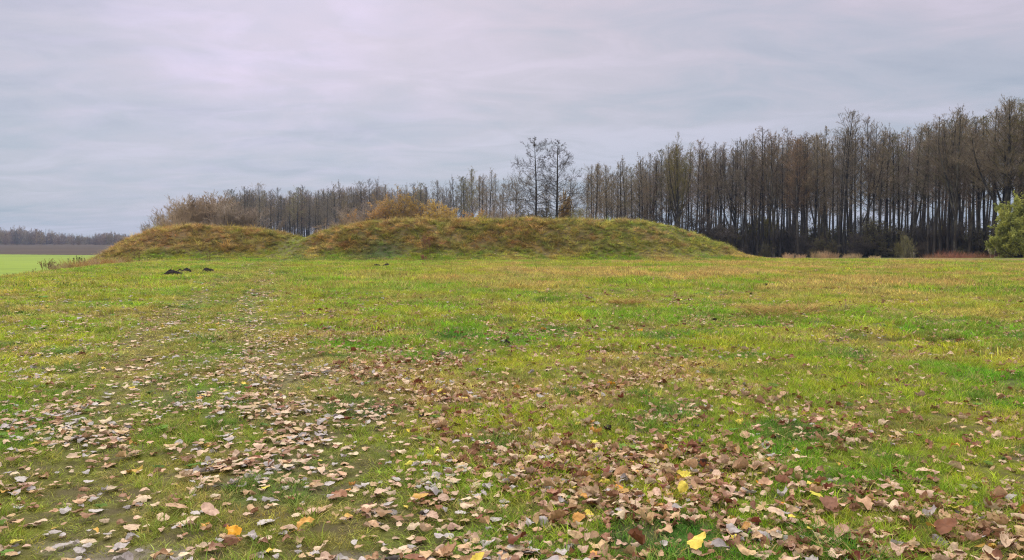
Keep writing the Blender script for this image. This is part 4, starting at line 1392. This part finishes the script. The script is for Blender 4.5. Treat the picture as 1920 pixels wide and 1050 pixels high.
# thin dark stalks standing in the near grass
for i, (p, r, h_) in enumerate(((1000, 955, .16), (1009, 960, .13), (1024, 955, .14), (1120, 890, .12), (1195, 960, .13))):
    x, y = ground_hit(p, r)
    g = stalk_mesh('w', 20 + i, 1, h_, .003, 'weed', None, .0022, 0)
    plant('dark_stalk', g, ['weed'], p, y, ['dark upright stalk in the near grass, left one of three', 'dark upright stalk in the near grass, middle one of three', 'dark upright stalk in the near grass, right one of three',
          'single dark stalk standing farther back in the leaf drift', 'single dark stalk right of the group of three'][i], 'stalk', 'thin dark stalks in the near grass')


def molehill(seed, lumps):
    """heap of crumbly soil: several domes merged and broken up with clods"""
    n_r, n_a = 14, 40
    rng = np.random.default_rng(seed)
    ext = max(abs(a) + c_ for a, b_, c_, d_ in lumps) * 1.15
    V = [[0, 0, 0]]
    for k_ in range(1, n_r + 1):
        for a in range(n_a):
            th = 2 * math.pi * a / n_a
            V.append([ext * k_ / n_r * math.cos(th), ext * .75 * k_ / n_r * math.sin(th), 0])
    V = np.array(V)
    z = np.zeros(len(V)) - .06
    for (x0, y0, rad, hh) in lumps:
        q = np.clip(1 - ((V[:, 0] - x0) ** 2 + (V[:, 1] - y0) ** 2) / rad ** 2, 0, 1)
        z = np.maximum(z, hh * q ** .7 - .02)
    z += (fbm(V[:, 0] * 9 + seed, V[:, 1] * 9, seed, 3) - .5) * .12 * (z > -.03) + rng.normal(0, .008, len(V))
    V[:, 2] = z
    F3 = [[0, 1 + i, 1 + (i + 1) % n_a] for i in range(n_a)]
    crumbs = rng.normal(0, ext * .55, (26, 2)) * np.array([1, .6])
    F4 = []
    for k_ in range(n_r - 1):
        o_ = 1 + k_ * n_a
        F4 += [[o_ + i, o_ + n_a + i, o_ + n_a + (i + 1) % n_a, o_ + (i + 1) % n_a] for i in range(n_a)]
    for (qx, qy) in crumbs:      # loose crumbs rolled off the heap
        b0, q = len(V), rng.uniform(.02, .055) * ext
        hz_ = max([0] + [d4 * max(0, 1 - ((qx - a4) ** 2 + (qy - b4) ** 2) / c4 ** 2) ** .7 for a4, b4, c4, d4 in lumps])
        C = np.array([[1, 0, 0], [0, 1, 0], [-1, 0, 0], [0, -1, 0], [0, 0, 1], [0, 0, -1]]) * q + np.array([qx, qy, hz_ + .01])
        V = np.vstack([V, C + rng.normal(0, q * .2, C.shape)])
        F3 += [[b0 + a4, b0 + (a4 + 1) % 4, b0 + 4] for a4 in range(4)] + [[b0 + (a4 + 1) % 4, b0 + a4, b0 + 5] for a4 in range(4)]
    return make_mesh('molehill', V, np.array(F4), np.array(F3), [M['soil']])


for i, (p, r, lumps, lab) in enumerate((
        (325, 517.5, [(-.08, 0, .30, .24), (.22, .05, .22, .17), (-.3, -.05, .16, .08)], 'biggest black molehill, double-humped, nearest of the left cluster'),
        (337, 510.5, [(0, 0, .16, .12)], 'smallest molehill of the left cluster, between the two larger ones'),
        (350, 511, [(0, 0, .25, .19), (.12, 0, .14, .10)], 'rounded molehill behind the biggest one'),
        (390, 510.5, [(-.05, 0, .25, .22), (.12, .02, .2, .19)], 'single molehill standing apart, right of the left cluster'),
        (706, 501.5, [(0, 0, .20, .13), (.1, 0, .14, .12)], 'left molehill of the pair below the long mound'),
        (725, 501.5, [(0, 0, .26, .19), (.12, 0, .18, .13)], 'right, bigger molehill of the pair below the long mound'),
        (266, 524, [(0, 0, .22, .05)], 'flat dark old molehill left of the cluster'),
        (951, 643, [(0, 0, .085, .06), (.06, 0, .05, .04)], 'small black clod in the grass of the middle meadow'))):
    x, y = ground_hit(p, r)
    o = link('molehill', molehill(i + 1, lumps), (x, y, float(terrain(x, y)) + .03))
    tag(o, lab, 'molehill', 'black molehills in the meadow')

# ------------------------------------------------------------------ distant wood beyond the fields
tc_ = proto_collection('far_tree_protos', [shrub_protos('far_a', 41, 14, 6, 14, 7, 6, 2, 'twig', None, .06, r0=.2)[1], shrub_protos('far_b', 42, 16, 5, 14, 7, 6, 2, 'twig_red', None, .06, r0=.2)[1],
                                           TP_['slim3'][1], TP_['slim1'][0]])
rf = np.random.default_rng(77)
n = 620
pp = rf.uniform(-260, 300, n)
Yf = rf.uniform(560, 760, n)
toprow = np.interp(pp, [-260, 0, 40, 75, 110, 140, 165, 185, 210, 240, 300], [425, 428, 423, 426, 434, 437, 440, 436, 432, 438, 442])
Xf = px_x(pp, Yf)
zf = terrain(Xf, Yf) - 1
hh = (EYE + (450 - toprow) / FPX * Yf - zf) * rf.uniform(.7, 1.06, n) * rf.choice([.8, 1, 1.0], n)
idx = rf.choice([0, 1, 2, 3], n, p=[.42, .4, .12, .06])
base_h = np.array([14., 16., 17., 17.])[idx]
scf = np.stack([hh / base_h, hh / base_h, hh / base_h], 1)
o = scatter('distant_wood', tc_, np.stack([Xf, Yf, zf], 1), np.stack([np.zeros(n), np.zeros(n), rf.uniform(0, 6.28, n)], 1), scf, idx)
tag(o, 'far-off leafless wood on the horizon beyond the fields', 'wood', kind='stuff')

# ------------------------------------------------------------------ haze
HAZE = True
if HAZE:
    x0, x1, y0, y1, z0, z1 = -620, 420, -20, 790, -6, 18.6
    V = np.array([(x, y, z) for x in (x0, x1) for y in (y0, y1) for z in (z0, z1)], float)
    F = np.array([(0, 1, 3, 2), (4, 6, 7, 5), (0, 4, 5, 1), (2, 3, 7, 6), (0, 2, 6, 4), (1, 5, 7, 3)])
    m, nt = new_mat('haze_air')
    o = nt.nodes.new('ShaderNodeOutputMaterial')
    v = nt.nodes.new('ShaderNodeVolumePrincipled')
    v.inputs['Color'].default_value = (0.36, 0.49, 0.74, 1)
    v.inputs['Anisotropy'].default_value = 0.3
    v.inputs['Density'].default_value = 0.00024
    nt.links.new(v.outputs[0], o.inputs['Volume'])
    ob = link('haze', make_mesh('haze', V, F, None, [m]))
    tag(ob, 'thin autumn haze over the fields', 'haze', kind='stuff')

# things that would read alike are told apart by their order from the left
same = {}
for o in COL.objects:
    if o.parent is None and o.get('category'):
        same.setdefault(o['label'], []).append(o)
for lab, obs in same.items():
    if len(obs) < 2:
        continue
    obs.sort(key=lambda q: q.location.x / max(q.location.y, .1))
    n_ = len(obs)
    num = {2: 'two', 3: 'three', 4: 'four', 5: 'five', 6: 'six', 7: 'seven'}.get(n_, 'several')
    for i, q in enumerate(obs):
        w = ('left' if i == 0 else 'right') if n_ == 2 else ('leftmost' if i == 0 else ('rightmost' if i == n_ - 1 else ORD[i]))
        new = '%s, %s of %s alike' % (lab, w, num)
        if len(new.split()) > 16:
            new = '%s, %s of %s' % (lab, w, num)
        if len(new.split()) > 16:
            new = '%s, %s of %s' % (lab.replace(' undergrowth', '').replace(' standing', '').replace(' lying', '').replace('the dark upright stalks', 'the dark stalks').replace('the tall deep green grass tuft', 'the deep green tuft'), w, num)
        if len(new.split()) <= 16:
            q['label'] = new
